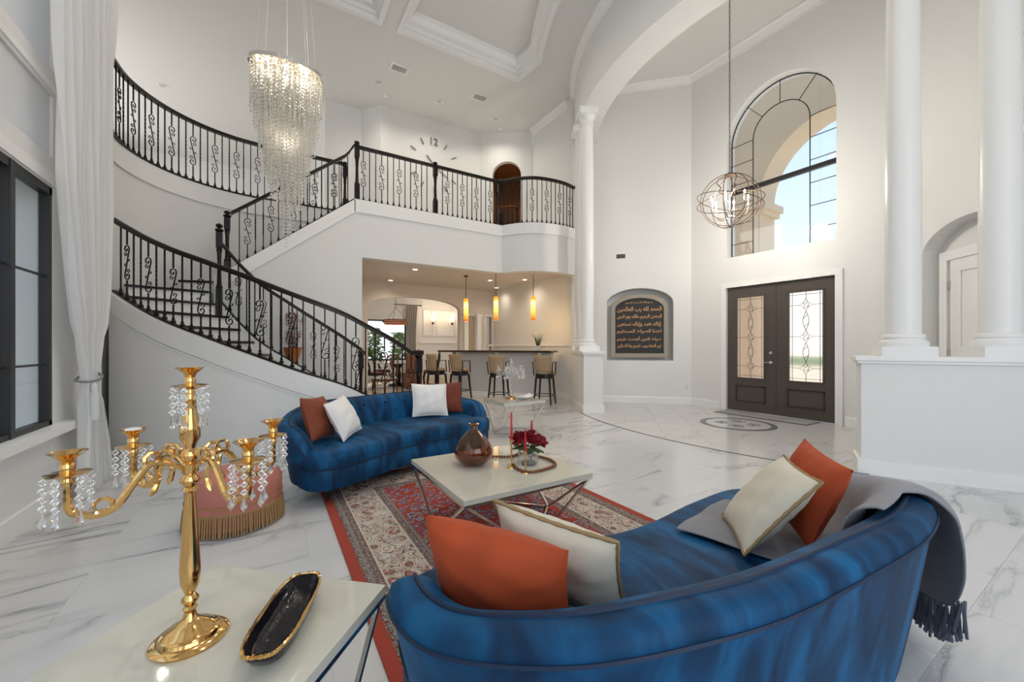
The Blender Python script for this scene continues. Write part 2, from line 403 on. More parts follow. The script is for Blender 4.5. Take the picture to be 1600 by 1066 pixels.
tests = [lambda p: hypot(p[0]-CCX, p[1]-CCY) < 5.29, lambda p: p[0] < 7.95, lambda p: p[0]+p[1] < 13.35, lambda p: p[0]-p[1] < 5.97]
s2 = .51/sqrt(2)
for i in range(-12, 13):
    for j in range(-12, 13):
        cx = 5.93+s2*(i+j); cy = 3.34+s2*(i-j)+s2
        if not (4.2 < cx < 8.5 and .2 < cy < 7.3): continue
        w = s2-.0022; P = [(cx-w, cy), (cx, cy-w), (cx+w, cy), (cx, cy+w)]
        if tests[0](P[0]) != tests[0](P[2]) or tests[0](P[1]) != tests[0](P[3]):
            Q = []
            for k in range(4):
                a, b = P[k], P[(k+1) % 4]; Q += [(a[0]+(b[0]-a[0])*t/4, a[1]+(b[1]-a[1])*t/4) for t in range(4)]
            P = Q
        for f in tests: P = clip(P, f, bis(f)) if P else P
        if len(P) < 3: continue
        area2 = abs(sum(P[k][0]*P[(k+1) % len(P)][1]-P[(k+1) % len(P)][0]*P[k][1] for k in range(len(P))))/2
        if area2 < .01: continue
        mx, my = sum(p[0] for p in P)/len(P), sum(p[1] for p in P)/len(P)
        o = B().prism([(p[0]-mx, p[1]-my) for p in P], -.008, .003).obj('foyer_tile', MARBLE2, floor, False); o.location = (mx, my, 0)
# dark curved inlay between the two floors
B().sweep([(*CP(5.305, a*D2), 0) for a in range(-24, 25, 2)], [(-.014, -.004), (.014, -.004), (.014, .005), (-.014, .005)]).obj('inlay_strip', INLAY, floor, False)
med = B().lathe([(.001, .0065), (.47, .0065)], (6.62, 3.66, 0), 48, False).obj('medallion', MARBLE2, floor, False)
B().lathe([(.47, .007), (.56, .007), (.56, .0), (.47, .0)], (6.62, 3.66, 0), 64, False).obj('medallion_border', INLAY, floor)
for k in range(4):
    a = k*pi/2+.5; c = (6.62+.25*cos(a), 3.66+.25*sin(a))
    b = B(); b.tube([(c[0]+(.02+.05*t)*cos(a+1+5*t), c[1]+(.02+.05*t)*sin(a+1+5*t), .008) for t in [q/14 for q in range(29)]], .006, 4)
    b.obj('medallion_scroll', INLAY, floor)

# --- left window wall (x = -1.47)
LX = -1.47
wl = B().wall((LX, -4), (LX, 5.76), .30, rect(0, 9.76, 0, ZC+.4),
     [rect(.6, 3.0, .66, 2.56), rect(3.3, 5.9, .66, 2.56), rect(6.2, 8.66, .66, 2.56), rect(.6, 5.9, 2.80, 6.2), rect(6.2, 8.66, 2.80, 3.30), rect(6.2, 8.66, 3.5, 6.2)])
wall_left = struct(wl.obj('wall_left', WALL, None, False), 'white wall with tall windows on the left', 'wall')
B().bx(LX-.27, LX+.09, 2.0, 5.10, .60, .665).obj('window_sill', TRIM, wall_left, False)
B().bx(LX, LX+.018, 2.0, 4.95, 2.57, 2.66).obj('belt_trim', TRIM, wall_left, False)
B().bx(LX, LX+.015, 2.0, 4.95, 3.33, 3.38).obj('head_trim', TRIM, wall_left, False)
struct(B().bx(LX, LX+.02, -4, 5.75, 0, .15).obj('baseboard_left', TRIM, None, False))
def side_window(name, y0, y1, z0, z1, lab, mull, rails, x=LX-.035):
    r = sroot(name, lab, 'window', (0, 0, 0)); f = B()
    for a, b, c, d in ((y0, y1, z0, z0+.045), (y0, y1, z1-.06, z1)): f.bx(x-.03, x+.03, a, b, c, d)
    for y in (y0, y1-.05): f.bx(x-.03, x+.03, y, y+.05, z0, z1)
    f.obj('window_frame', WFRAME, r, False); ys = [y0]+mull+[y1]
    for y in mull: B().bx(x-.03, x+.035, y-.03, y+.03, z0, z1).obj('mullion', WFRAME, r, False)
    for a, b in zip(ys, ys[1:]):
        B().bx(x-.004, x+.004, a, b, z0, z1).obj('pane', SIDEGL, r, False)
        for z in rails: B().bx(x-.008, x+.008, a, b, z-.008, z+.008).obj('glazing_bar', WFRAME, r, False)
    return r
side_window('window_1', 2.2, 4.66, .66, 2.56, 'dark framed window above the deep white sill on the left', [4.07], [1.15, 1.85])
side_window('window_2', -.7, 1.9, .66, 2.56, 'added unseen dark framed window beside the camera on the left wall', [.6], [1.15, 1.85])  # this window and the next are added out of view to admit light
side_window('window_3', -3.4, -1.0, .66, 2.56, 'added unseen dark framed window farthest back on the left wall', [-2.2], [1.15, 1.85])
r = sroot('window_4', 'upper transom window with white roller shade above the dark window', 'window')
B().bx(LX-.03, LX-.02, 2.2, 4.66, 2.80, 3.30).obj('roller_shade', SHEER, r, False)
r = sroot('window_5', 'tall upper window with white roller shade near the ceiling', 'window')
B().bx(LX-.03, LX-.02, 2.2, 4.66, 3.5, 6.2).obj('roller_shade', SHEER, r, False)
# plain masonry outside the left windows
struct(B().bx(-5.2, -5.0, -4, 8, -.2, 5).obj('wall_outside', WALL, None, False))

# --- stairwell wall: straight, then a quarter circle, then straight
SCX, SCY, SR = -.06, 7.12, 1.70
arcp = [(SCX-SR*cos(a*D2), SCY+SR*sin(a*D2)) for a in range(0, 91, 5)]
inner = [(-1.76, 5.75)]+arcp+[(1.42, 8.82)]
outer = [(1.42, 9.02)]+[(SCX-(SR+.2)*cos(a*D2), SCY+(SR+.2)*sin(a*D2)) for a in range(90, -1, -5)]+[(-1.96, 5.75)]
wall_stair = struct(B().prism(inner+outer, 0, 3.98).obj('wall_stairwell', WALL, None, True, 30), 'curved white stairwell wall under the upper gallery', 'wall')
struct(B().bx(-1.98, -1.752, 5.5, 5.76, 0, ZC).bx(-1.979, -1.765, 5.752, 6.99, 3.985, ZC).obj('wall_return', WALL, None, False))
gal_edge = [(-1.76, 7.0)]+arcp[1:]+[(1.36, 8.82)]
struct(B().sweep([(*p, 3.74) for p in gal_edge], [(0, 0), (.03, 0), (.03, .30), (0, .30)]).obj('trim_1', TRIM, None, True, 30), 'white moulded band along the gallery edge', 'trim')

# --- balcony wall: carries the upper flight, opens to the kitchen
YB = 7.77
prof = [(-.72, 0), (1.5, 0), (1.5, 2.94), (4.5, 2.94), (4.5, 4.0), (1.4, 4.0), (-.29, 2.70), (-.58, 2.48), (-.72, 2.40)]
wall_balc = struct(B().wall((0, YB), (1, YB), .2, prof).obj('wall_balcony', WALL, None, False), 'white wall rising with the stairs to the balcony', 'wall')
bow = smooth_path([(4.5, YB, 0), (4.74, 7.40, 0), (5.02, 7.17, 0), (5.4, 7.07, 0), (5.8, 7.06, 0), (6.2, 7.16, 0)], 5)
bw = B().sweep([(p.x, p.y, 0) for p in bow], [(-.2, 2.94), (0, 2.94), (0, 4.0), (-.2, 4.0)])
struct(bw.obj('wall_bow', WALL, None, True, 50), 'white bowed balcony front above the bar', 'wall')
edge = [(-.58, YB, 2.49), (-.29, YB, 2.70), (1.4, YB, 4.0), (4.5, YB, 4.0)]
bandp = [(0, -.24), (.028, -.24), (.028, .0), (0, .0)]
struct(B().sweep([(-.55, YB, 2.50), (1.38, YB, 4.0)], bandp).sweep([(1.36, YB, 4.0), (4.5, YB, 4.0)]+[(p.x, p.y, 4.0) for p in bow[1:]], bandp).obj('trim_2', TRIM, None, False), 'white moulded band along stairs and balcony edge', 'trim')
slab = [(1.42, YB+.1), (4.5, YB+.1)]+[(p.x, p.y+.12) for p in bow[1:]]+[(6.3, 16.3), (-4.2, 16.3), (-4.2, 7.0), (-1.9, 7.0)]+[(SCX-(SR+.08)*cos(a*D2), SCY+(SR+.08)*sin(a*D2)) for a in range(5, 91, 5)]+[(1.42, 8.9)]
struct(B().prism(slab, 3.7, 3.9).obj('floor_upper', CEIL, None, False), 'upper gallery floor', 'floor')

# --- kitchen / bar room under the balcony
struct(B().bx(1.3, 6.2, YB+.19, 11.3, 3.05, 3.12).prism([(p.x, p.y+.1) for p in bow]+[(6.2, YB+.25), (4.45, YB+.25)], 3.0, 3.1).obj('ceiling_kitchen', KITW, None, False), 'warm white kitchen ceiling', 'ceiling')
struct(B().bx(1.3, 1.5, YB+.2, 11.3, 0, 3.1).obj('wall_kitchen_left', KITW, None, False))
struct(B().wall((1.3, 11.3), (6.4, 11.3), .2, rect(0, 5.1, 0, 3.1), [arch(1.03, 3.76, -.001, 2.38, 2.70), rect(3.95, 4.28, .0005, 2.22), rect(4.6, 4.88, .0005, 2.22)]).obj('wall_kitchen_back', KITW, None, False), 'beige kitchen wall with a wide arch to the dining room', 'wall')
struct(B().bx(6.2, 6.4, 7.1, 11.4, 0, 3.80).bx(6.2, 6.4, 7.1, 9.0, 3.80, ZC).obj('wall_kitchen_right', WALL, None, False), 'white side wall beyond the bar', 'wall')
struct(B().bx(5.98, 6.2, 11.27, 11.3, 1.28, 1.33).bx(6.17, 6.2, 7.3, 11.28, 1.28, 1.33).obj('trim_3', TRIM, None, False), 'white chair rail on the kitchen wall', 'trim')
struct(B().bx(6.18, 6.2, 7.2, 11.3, 0, .14).obj('baseboard_kitchen', TRIM, None, False))
# dining room beyond the arch
struct(B().wall((-1, 15.0), (8.6, 15.0), .2, rect(0, 9.6, 0, 3.3), [rect(2.6, 5.5, .75, 2.25)]).obj('wall_dining', TRIM, None, False), 'white dining room wall with a wide window', 'wall')
struct(B().bx(8.4, 8.6, 11.3, 15.2, 0, 3.3).bx(-1.2, -1, 11.3, 15.2, 0, 3.3).obj('wall_dining_side', TRIM, None, False))
struct(B().bx(-1.2, 8.6, 11.5, 15.2, 3.2, 3.3).obj('ceiling_dining', CEIL, None, False))
struct(B().bx(-1, 8.4, 11.3, 16.0, -.005, .002).obj('floor_dining', mat('tan_dining_floor', (.60, .47, .35), .3), None, False))
r = sroot('window_6', 'wide dining room window onto green shrubs', 'window')
fr = B()
for a, b, c, d in ((1.6, 4.5, .75, .80), (1.6, 4.5, 2.2, 2.25), (1.6, 1.65, .80, 2.2), (4.45, 4.5, .80, 2.2), (3.0, 3.05, .80, 2.2)): fr.bx(a, b, 15.05, 15.1, c, d)
fr.obj('window_frame', WFRAME, r, False); B().bx(1.6, 4.5, 15.07, 15.075, .75, 2.25).obj('pane', GLASS, r, False)
for q, (x0, x1) in enumerate(((5.15, 5.57), (5.72, 6.46), (6.66, 7.6))):
    b = B()
    for a in ((x0, x1, 1.68, 1.72), (x0, x1, 2.66, 2.70), (x0, x0+.04, 1.72, 2.66), (x1-.04, x1, 1.72, 2.66)): b.bx(a[0], a[1], 14.97, 15.0, a[2], a[3])
    o = struct(b.obj('trim_%d' % (4+q), TRIM, None, False), ['narrow', 'middle', 'right'][q]+' wall panel moulding in the dining room', 'trim')
struct(B().bx(5.0, 8.4, 14.96, 15.0, 1.38, 1.43).obj('trim_7', TRIM, None, False), 'chair rail in the dining room', 'trim')
# wall behind the half open kitchen door, warm light painted into its colour
struct(B().bx(5.7, 6.2, 12.3, 12.4, 0, 3).obj('wall_pantry', mat('pantry_warm_light_tint', (.85, .66, .42), .6), None, False))
r = sroot('door_3', 'narrow kitchen doorway with warm light painted on the wall inside', 'door')
B().bx(5.88, 5.92, 11.26, 11.3, 0, 2.22).bx(6.16, 6.195, 11.26, 11.3, 0, 2.22).bx(5.88, 6.195, 11.26, 11.3, 2.22, 2.28).obj('casing', TRIM, r, False)
B().bx(5.915, 5.95, 11.5, 11.75, 0, 2.2).obj('door_leaf', CARVED, r, False)

# --- upper floor walls
UZ = 3.9
struct(B().bx(1.17, 1.369, 10.45, 16.3, UZ, ZC).obj('wall_loft_right', WALL, None, False), 'white loft wall running back from the clock wall', 'wall')
struct(B().bx(-4.2, 1.4, 16.0, 16.2, UZ, ZC).bx(-4.2, -4.0, 7.0, 16.2, UZ, ZC).obj('wall_loft', WALL, None, False), 'white loft walls beyond the curved gallery', 'wall')
struct(B().bx(-4.2, -1.96, 6.9, 7.0, UZ, ZC).obj('wall_loft_near', WALL, None, False))
struct(B().prism([(1.37, 10.45), (2.0, 10.45), (2.37, 10.0), (5.05, 9.95), (5.05, 10.2), (2.5, 10.25), (2.1, 10.65), (1.37, 10.65)], UZ, ZC).obj('wall_clock', WALL, None, False), 'white upper wall carrying the large wall clock', 'wall')
p0, p1 = (6.2, 9.02), (5.05, 9.95); LL = hypot(1.15, .93)
struct(B().wall(p1, p0, .14, rect(0, LL, UZ, ZC), [arch(.36, 1.16, UZ+.0005, 6.02, 6.40)]).obj('wall_hall_arch', WALL, None, False), 'white angled upper wall with an arched opening', 'wall')
# hallway behind the arched opening
ux, uy = 1.15/LL, -.93/LL; nx, ny = .93/LL, 1.15/LL
def HP(u, t): return (5.05+ux*u+nx*t, 9.95+uy*u+ny*t)
struct(B().prism([HP(0, .0), HP(0, 2.7), HP(1.55, 2.7), HP(1.55, 0)], 3.82, 3.9).prism([HP(.1, .15), HP(.1, 2.6), HP(1.45, 2.6), HP(1.45, .15), HP(1.55, .15), HP(1.55, 2.7), HP(0, 2.7), HP(0, .15)], UZ, 6.9).prism([HP(0, .15), HP(0, 2.7), HP(1.55, 2.7), HP(1.55, .15)], 6.85, 6.9).obj('wall_hallway', HALL, None, False), 'brown walled hallway seen through the arch', 'wall')

# --- great room ceiling with two recessed trays
RT = 6.05
def arcR(R, a0, a1, n): return [CP(R, (a0+(a1-a0)*i/n)*D2) for i in range(n+1)]
trayA = [(2.14, -.05), (2.14, 7.42), (4.70, 7.42)]+arcR(RT, 30.2, -30.2, 24)+[(4.70, -.05)]
trayB = [(-.9, -.05), (-.9, 7.42), (1.71, 7.42), (1.71, -.05)]
outl = [(-4.3, -4.2), (-4.3, 16.4), (6.4, 16.4), (6.4, 7.5)]+arcR(5.18, 46, -46, 30)+[(6.4, -.2), (6.4, -4.2)]
ceil = struct(B().prism(outl, ZC, ZC+.06, [trayA, trayB]).obj('ceiling', CEIL, None, False), 'white ceiling with recessed tray panels', 'ceiling')
def off(poly, d):
    n = len(poly); out = []; sgn = sum(poly[i][0]*poly[(i+1) % n][1]-poly[(i+1) % n][0]*poly[i][1] for i in range(n))
    for i in range(n):
        a, b, c = poly[i-1], poly[i], poly[(i+1) % n]; e1 = Vector((b[0]-a[0], b[1]-a[1])).normalized(); e2 = Vector((c[0]-b[0], c[1]-b[1])).normalized()
        n1 = Vector((-e1.y, e1.x)); n2 = Vector((-e2.y, e2.x)); m = (n1+n2); m = m.normalized()/max(.35, m.normalized().dot(n1)); s = 1 if sgn > 0 else -1
        out.append((b[0]+m.x*d*s, b[1]+m.y*d*s))
    return out
def loft(b, loops, z):
    n = len(loops[0]); vs = [(x, y, zz) for L, zz in zip(loops, z) for x, y in L]
    return b.add(vs, [(j*n+i, j*n+(i+1) % n, (j+1)*n+(i+1) % n, (j+1)*n+i) for j in range(len(loops)-1) for i in range(n)])
for T in (trayA, trayB):
    prf = [(-.08, .0), (-.08, -.03), (-.02, -.035), (.006, -.02), (.006, .05), (.04, .06), (.05, .12), (.12, .15), (.15, .22), (.17, .24), (.17, .34)]
    b = loft(B(), [off(T, d) for d, z in prf], [ZC+z for d, z in prf]); b.obj('tray_moulding', TRIM, ceil)
    b = B().prism(off(T, .165), ZC+.33, ZC+.36); b.obj('tray_panel', CEIL, ceil, False)
crown = [(0, -.17), (.02, -.17), (.025, -.13), (.07, -.05), (.12, -.03), (.12, 0), (0, 0)]
struct(B().sweep([(6.2, 9.0, ZC), (6.2, 7.5, ZC)]+[(*p, ZC) for p in arcR(5.2, 46, -46, 40)]+[(6.2, 0, ZC)], crown).obj('trim_8', TRIM, None, True, 30), 'white crown moulding along the curved header', 'trim')

# --- foyer: curved header on columns, half walls, angled walls, door wall
HDR = arcR(5.2, 46, -46, 40)
struct(B().prism(HDR+list(reversed(arcR(4.7, 52, -52, 40))), 6.0, ZC+.2).obj('wall_header', WALL, None, True, 30), 'white curved header spanning the foyer columns', 'wall')
def half_wall(name, a0, a1, lab):
    pl = arcR(5.27, a0, a1, 12)+list(reversed(arcR(4.88, a0, a1, 12)))
    o = struct(B().prism(pl, 0, 1.15).obj(name, WALL, None, True, 30), lab, 'half wall')
    s = 1 if a1 > a0 else -1
    B().prism(arcR(5.31, a0-s*.5, a1, 12)+list(reversed(arcR(4.84, a0-s*.5, a1, 12))), 1.15, 1.19).prism(arcR(5.29, a0-s*.3, a1, 12)+list(reversed(arcR(4.86, a0-s*.3, a1, 12))), 1.12, 1.15).obj('cap', TRIM, o, True, 30)
    B().prism(arcR(5.29, a0-s*.3, a1, 12)+list(reversed(arcR(4.86, a0-s*.3, a1, 12))), .0, .14).obj('skirting', TRIM, o, True, 30)
half_wall('wall_half_left', 23.4, 45, 'white half wall under the far pair of columns')
half_wall('wall_half_right', -23.4, -46.5, 'white half wall under the near pair of columns on the right')
struct(B().bx(6.2, 6.4, -4.2, .1, 0, ZC).obj('wall_right', WALL, None, False), 'white wall at the right of the great room', 'wall')
colp = [(.0, .0)]
def column(a, lab):
    x, y = CP(5.10, a*D2); t = thing('column', lab, 'column', (x, y, 1.19), -a*D2, 'round white columns on the half walls')
    B().box((0, 0, .05), (.40, .40, .10)).obj('plinth', TRIM, t, False)
    B().lathe([(.185, .10), (.19, .12), (.185, .15), (.16, .165), (.155, .18), (.165, .19), (.16, .215), (.14, .225)], n=28).obj('base', TRIM, t)
    B().lathe([(.137, .22), (.137, 1.6), (.118, 4.5)], n=32).obj('shaft', TRIM, t)
    B().lathe([(.118, 4.5), (.135, 4.51), (.135, 4.53), (.118, 4.54), (.118, 4.60), (.16, 4.66), (.165, 4.69)], n=28).box((0, 0, 4.75), (.36, .36, .12)).obj('capital', TRIM, t)
column(27.2, 'round white column at the far side of the foyer, nearest the doors')
column(34.5, 'round white column at the far side of the foyer, behind its twin')
column(-27.2, 'round white column on the right half wall nearest the doors')
column(-34.8, 'round white column on the right half wall by the picture edge')
FX = 7.95; FH = 7.22
wall_door = struct(B().wall((FX, 7.6), (FX, -.2), -.0+.3, rect(0, 7.8, 0, FH+.2), [rect(7.6-4.62, 7.6-2.78, .0005, 2.46), arch(7.6-4.61, 7.6-2.78, 3.07, 5.33, 6.25, 24)]).xf(Matrix.Identity(4)).obj('wall_foyer', WALL, None, False), 'tall white foyer wall with the double doors', 'wall')
c45 = sqrt(2)
# angled niche wall (left) and its mirror with the inner door (right)
struct(B().wall((6.1, 7.25), (7.95, 5.40), .32, rect(0, 1.85*c45, 0, FH+.2), [arch(1.85*c45-1.81, 1.85*c45-.37, .96, 2.26, 2.60)]).prism([(6.4, 7.4), (8.2, 5.6), (8.3, 5.7), (6.5, 7.5)], .5, 3).obj('wall_niche', WALL, None, False), 'angled white foyer wall with an arched picture niche', 'wall')
struct(B().wall((7.95, 1.98), (6.1, .13), .3, rect(0, 1.85*c45, 0, FH+.2), [arch(.37, 1.81, .0005, 2.52, 2.88)]).obj('wall_inner_door', WALL, None, False), 'angled white foyer wall with the arched door recess', 'wall')
struct(B().bx(5.0, 8.3, -.3, 7.7, FH, FH+.1).obj('ceiling_foyer', CEIL, None, False), 'high white foyer ceiling', 'ceiling')
struct(B().sweep([(6.15, .18, FH), (7.95, 1.98, FH), (7.95, 5.4, FH), (6.15, 7.2, FH)], [(-a, b) for a, b in crown]).obj('trim_9', TRIM, None, False), 'white crown moulding around the foyer ceiling', 'trim')
bb = [(0, 0), (-.022, 0), (-.022, .13), (-.012, .15), (0, .15)]
struct(B().sweep([(7.95, 4.74, 0), (7.95, 5.4, 0), (6.2, 7.15, 0)], bb).sweep([(7.95, 1.98, 0), (7.95, 2.66, 0)], bb).sweep([(6.2, .23, 0), (6.66, .69, 0)], bb).sweep([(7.68, 1.71, 0), (7.95, 1.98, 0)], bb).obj('baseboard_foyer', TRIM, None, False))
struct(B().bx(6.4, 9.0, -1.2, -1.1, 0, 7.3).bx(-1.47, 6.3, -4.2, -4.0, 5.6, ZC).bx(-1.47, -.95, -4.2, -4.0, 0, 5.6).bx(3.5, 6.3, -4.2, -4.0, 0, 5.6).bx(-.95, 3.5, -4.2, -4.0, 0, .4).obj('wall_back', WALL, None, False), 'white rear wall with a tall opening added for light behind the camera', 'wall')  # rear opening is added and sized for the light it admits

# front doors
d1 = sroot('door_1', 'taupe double front doors with leaded glass', 'door', (0, 0, 0))
Y0, Y1 = 2.79, 4.61; YM = 3.70
B().bx(FX-.03, FX+.02, Y0-.10, Y0, 0, 2.46).bx(FX-.03, FX+.02, Y1, Y1+.10, 0, 2.46).bx(FX-.03, FX+.02, Y0-.10, Y1+.10, 2.46, 2.56).obj('casing', TRIM, d1, False)
def came(b, x, pts, r=.0045): b.tube([(x, y, z) for y, z in pts], r, 4)
for y0, y1, inner_side in ((YM+.004, Y1-.006, -1), (Y0+.006, YM-.004, 1)):
    w = y1-y0; g0, g1 = y0+.20, y1-.18; gz0, gz1 = .66, 2.25
    if inner_side > 0: g0, g1 = y0+.17, y1-.20
    b = B().prism(rect(y0, y1, .012, 2.45), 0, .05, [rect(g0, g1, gz0, gz1)])
    b.v = [(FX+.03+t, y, z) for y, z, t in b.v]
    leaf = b.obj('door_leaf', DOORP, d1, False)
    B().bx(FX+.05, FX+.06, g0, g1, gz0, gz1).obj('glass_pane', OBSC, leaf, False)
    m = B()
    for a in ((g0-.02, g1+.02, gz0-.02, gz0+.012), (g0-.02, g1+.02, gz1-.012, gz1+.02), (g0-.02, g0+.012, gz0, gz1), (g1-.012, g1+.02, gz0, gz1)): m.bx(FX+.018, FX+.045, *a)
    m.obj('glass_moulding', DOORP, leaf, False)
    m = B()
    for a in ((g0-.02, g1+.02, .20, .222), (g0-.02, g1+.02, .50, .522), (g0-.02, g0+.002, .20, .522), (g1-.002, g1+.02, .20, .522)): m.bx(FX+.018, FX+.035, *a)
    m.obj('lower_panel', mat('door_panel_edge', (.05, .03, .02), .4) if 'door_panel_edge' not in MATS else MATS['door_panel_edge'], leaf, False)
    c = (g0+g1)/2; x = FX+.045; m = B(); bd = .055
    for yy in (g0+bd, g1-bd): came(m, x, [(yy, gz0), (yy, gz1)])
    for zz in (gz0+bd, gz1-bd): came(m, x, [(g0, zz), (g1, zz)])
    cz = [gz0+.24, (gz0+gz1)/2, gz1-.24]
    for z in cz:
        came(m, x, [(c, z+.11), (c+.035, z+.04), (c+.10, z), (c+.035, z-.04), (c, z-.11), (c-.035, z-.04), (c-.10, z), (c-.035, z+.04), (c, z+.11)])
        for q in (-1, 1): came(m, x, [(c+q*.10, z), (c+q*(g1-c), z)])
        for q in (-1, 1):
            came(m, x, [(c-.03*q, z+.055), (c+.04, z-.02*q)]); came(m, x, [(c-.04, z-.02*q), (c+.03*q, z-.055)])
    for za, zb in zip(cz, cz[1:]):
        a, bb2 = za+.11, zb-.11
        for q in (-1, 1): came(m, x, [(c+q*.045*sin(pi*t/10), a+(bb2-a)*t/10) for t in range(11)])
        came(m, x, [(c-.04, a+.12), (c+.03, a+.06)]); came(m, x, [(c+.04, bb2-.12), (c-.03, bb2-.06)])
    came(m, x, [(c, cz[2]+.11), (c, gz1)]); came(m, x, [(c, gz0), (c, cz[0]-.11)])
    m.obj('lead_came', LEAD, leaf)
    if inner_side < 0:
        h = B().lathe([(.028, 0), (.028, .02), (.012, .03), (.012, .05)], n=14).xf(Matrix.Translation((FX+.03, y0+.085, .98)) @ Matrix.Rotation(-pi/2, 4, 'Y'))
        h.tube([(FX-.02, y0+.085, .98), (FX-.02, y0+.20, .985)], .009, 8); h.obj('lever_handle', SILV, leaf)
        B().lathe([(.028, 0), (.028, .02), (.015, .025)], n=14).xf(Matrix.Translation((FX+.03, y0+.085, 1.16)) @ Matrix.Rotation(-pi/2, 4, 'Y')).obj('deadbolt', SILV, leaf)
B().bx(FX+.08, FX+.1, Y0, Y1, 2.44, 2.47).obj('head_stop', DOORP, d1, False)
# arched window above the doors
w7 = sroot('window_7', 'tall arched foyer window with thin dark muntins', 'window')
yc, ra = 3.695, .915; zsp = 5.33
def AR(r, a): return (yc+r*cos(a), zsp+r*sin(a))
m = B(); x = FX+.16
m.tube([(x, yc-ra+.02, 3.07), (x, yc-ra+.02, zsp)]+[(x, *AR(ra-.02, pi-pi*i/24)) for i in range(25)]+[(x, yc+ra-.02, 3.07)], .012, 4)
m.obj('window_frame', WFRAME, w7)
ri = .48
m = B().tube([(x, yc-ri, 3.07), (x, yc-ri, zsp)]+[(x, *AR(ri, pi-pi*i/20)) for i in range(21)]+[(x, yc+ri, 3.07)], .010, 4); m.obj('inner_arch_bar', WFRAME, w7)
for q in (-1, 1):
    for z in (3.35, 3.75, 4.15, 4.55, 4.95, 5.33): B().tube([(x, yc+q*ri, z), (x, yc+q*ra, z)], .008, 4).obj('muntin', WFRAME, w7)
for a in (50, 90, 130): B().tube([(x, *AR(ri, a*D2)), (x, *AR(ra, a*D2))], .008, 4).obj('muntin', WFRAME, w7)
B().bx(x-.03, x+.03, yc-ra, yc+ra, 4.36, 4.44).obj('transom_bar', WFRAME, w7, False)
B().wall((x, 0), (x, 1), .006, arch(yc-ra, yc+ra, 3.07, zsp, zsp+ra, 24)).obj('pane', GLASS, w7, False)
# portico outside: wall with its own arch on columns, ground
po = sroot('wall_portico', 'cream stucco portico with an arch outside the foyer window', 'portico')
pw = B().prism([(-2.0, 0), (9, 0), (9, 9), (-2.0, 9)], 0, .7, [arch(1.9, 5.0, .0005, 4.75, 6.3, 24)]); pw.v = [(10.0+t, y, z) for y, z, t in pw.v]
pw.obj('arch_wall', PORT, po, False)
for y in (1.75, 5.15):
    B().box((10.35, y, 4.62), (.9, .62, .16)).box((10.35, y, 4.48), (.8, .5, .12)).obj('capital', PORT, po, False)
    B().lathe([(.24, 0), (.24, .3), (.2, .34), (.2, 3.0), (.18, 4.42)], (9.95, y+(.05 if y > 3 else -.05), 0), 20).obj('column_shaft', PORT, po)
B().bx(7.95+.3, 10.0, -2, 9, 8.6, 8.8).obj('portico_ceiling', PORT, po, False)
struct(B().bx(30, 60, -40, 60, -.3, -.15).bx(-60, -8, -40, 60, -.3, -.15).bx(-4.3, 8.2, 16.4, 60, -.3, -.15).obj('floor_outside', GRASS, None, False), 'lawn outside', 'lawn')
struct(B().bx(-8, -1.8, -14, 16, -.15, -.05).bx(8.25, 30, -14, 22, -.15, -.02).obj('floor_porch', PORT, None, False), 'pale porch floor, widened in place of lawn to brighten the glass', 'floor')  # pale paving added beyond the porch to brighten the door and window glass
# inner door in the right recess
d2 = sroot('door_2', 'white panelled inner door in the arched recess on the right', 'door')
def RP(u, t): return (7.95-u/c45+t/c45, 1.98-u/c45-t/c45)     # u along wall, t behind it
M45 = Matrix.Translation((7.95, 1.98, 0)) @ Matrix(((-1/c45, 1/c45, 0, 0), (-1/c45, -1/c45, 0, 0), (0, 0, 1, 0), (0, 0, 0, 1)))
B().bx(.2, 2.0, .2, .3, 0, 3.2).xf(M45).obj('recess_back', WALL, d2, False)
B().bx(.45, .57, .14, .21, 0, 2.42).bx(1.5, 1.62, .14, .21, 0, 2.42).bx(.45, 1.62, .14, .21, 2.42, 2.54).xf(M45).obj('casing', TRIM, d2, False)
leaf = B().bx(.60, 1.48, .16, .2, .01, 2.42).xf(M45).obj('door_leaf', TRIM, d2, False)
for z0, z1 in ((.2, 1.0), (1.15, 2.28)):
    b = B()
    for a in ((.75, 1.33, z0, z0+.03), (.75, 1.33, z1-.03, z1), (.75, .78, z0, z1), (1.30, 1.33, z0, z1)): b.bx(a[0], a[1], .145, .165, a[2], a[3])
    b.xf(M45).obj('panel_moulding', TRIM, leaf, False)
for z in (.3, 1.2, 2.1): B().bx(.575, .605, .14, .165, z-.05, z+.05).xf(M45).obj('hinge', SILV, leaf, False)

# ------------------------------------------------------------------ STAIRCASE
RZ = .195
KO = [(1, 1.72, 5.42), (2, 1.45, 5.41), (3.75, .80, 5.42), (4.7, .33, 5.46), (6.1, -.29, 5.76), (7.85, -1.06, 6.33), (9.67, -1.58, 6.86), (11, -1.66, 7.45), (12, -1.18, 8.14), (13, -.42, 8.72), (20, 1.36, 8.78)]
KI = [(1, 1.45, 7.30), (2.5, 1.04, 7.30), (4.43, .47, 7.33), (6.5, -.11, 7.42), (8, -.38, 7.53), (9.8, -.64, 7.64), (11, -.765, 7.74), (12, -.765, 8.01), (13, -.45, 8.01), (20, 1.36, 8.01)]
def kp(T, k):
    for (a, x, y), (b, X, Y) in zip(T, T[1:]):
        if k <= b: t = (k-a)/(b-a); return (x+(X-x)*t, y+(Y-y)*t)
    return T[-1][1:]
stair = thing('staircase', 'curved staircase with black treads and white risers', 'staircase')
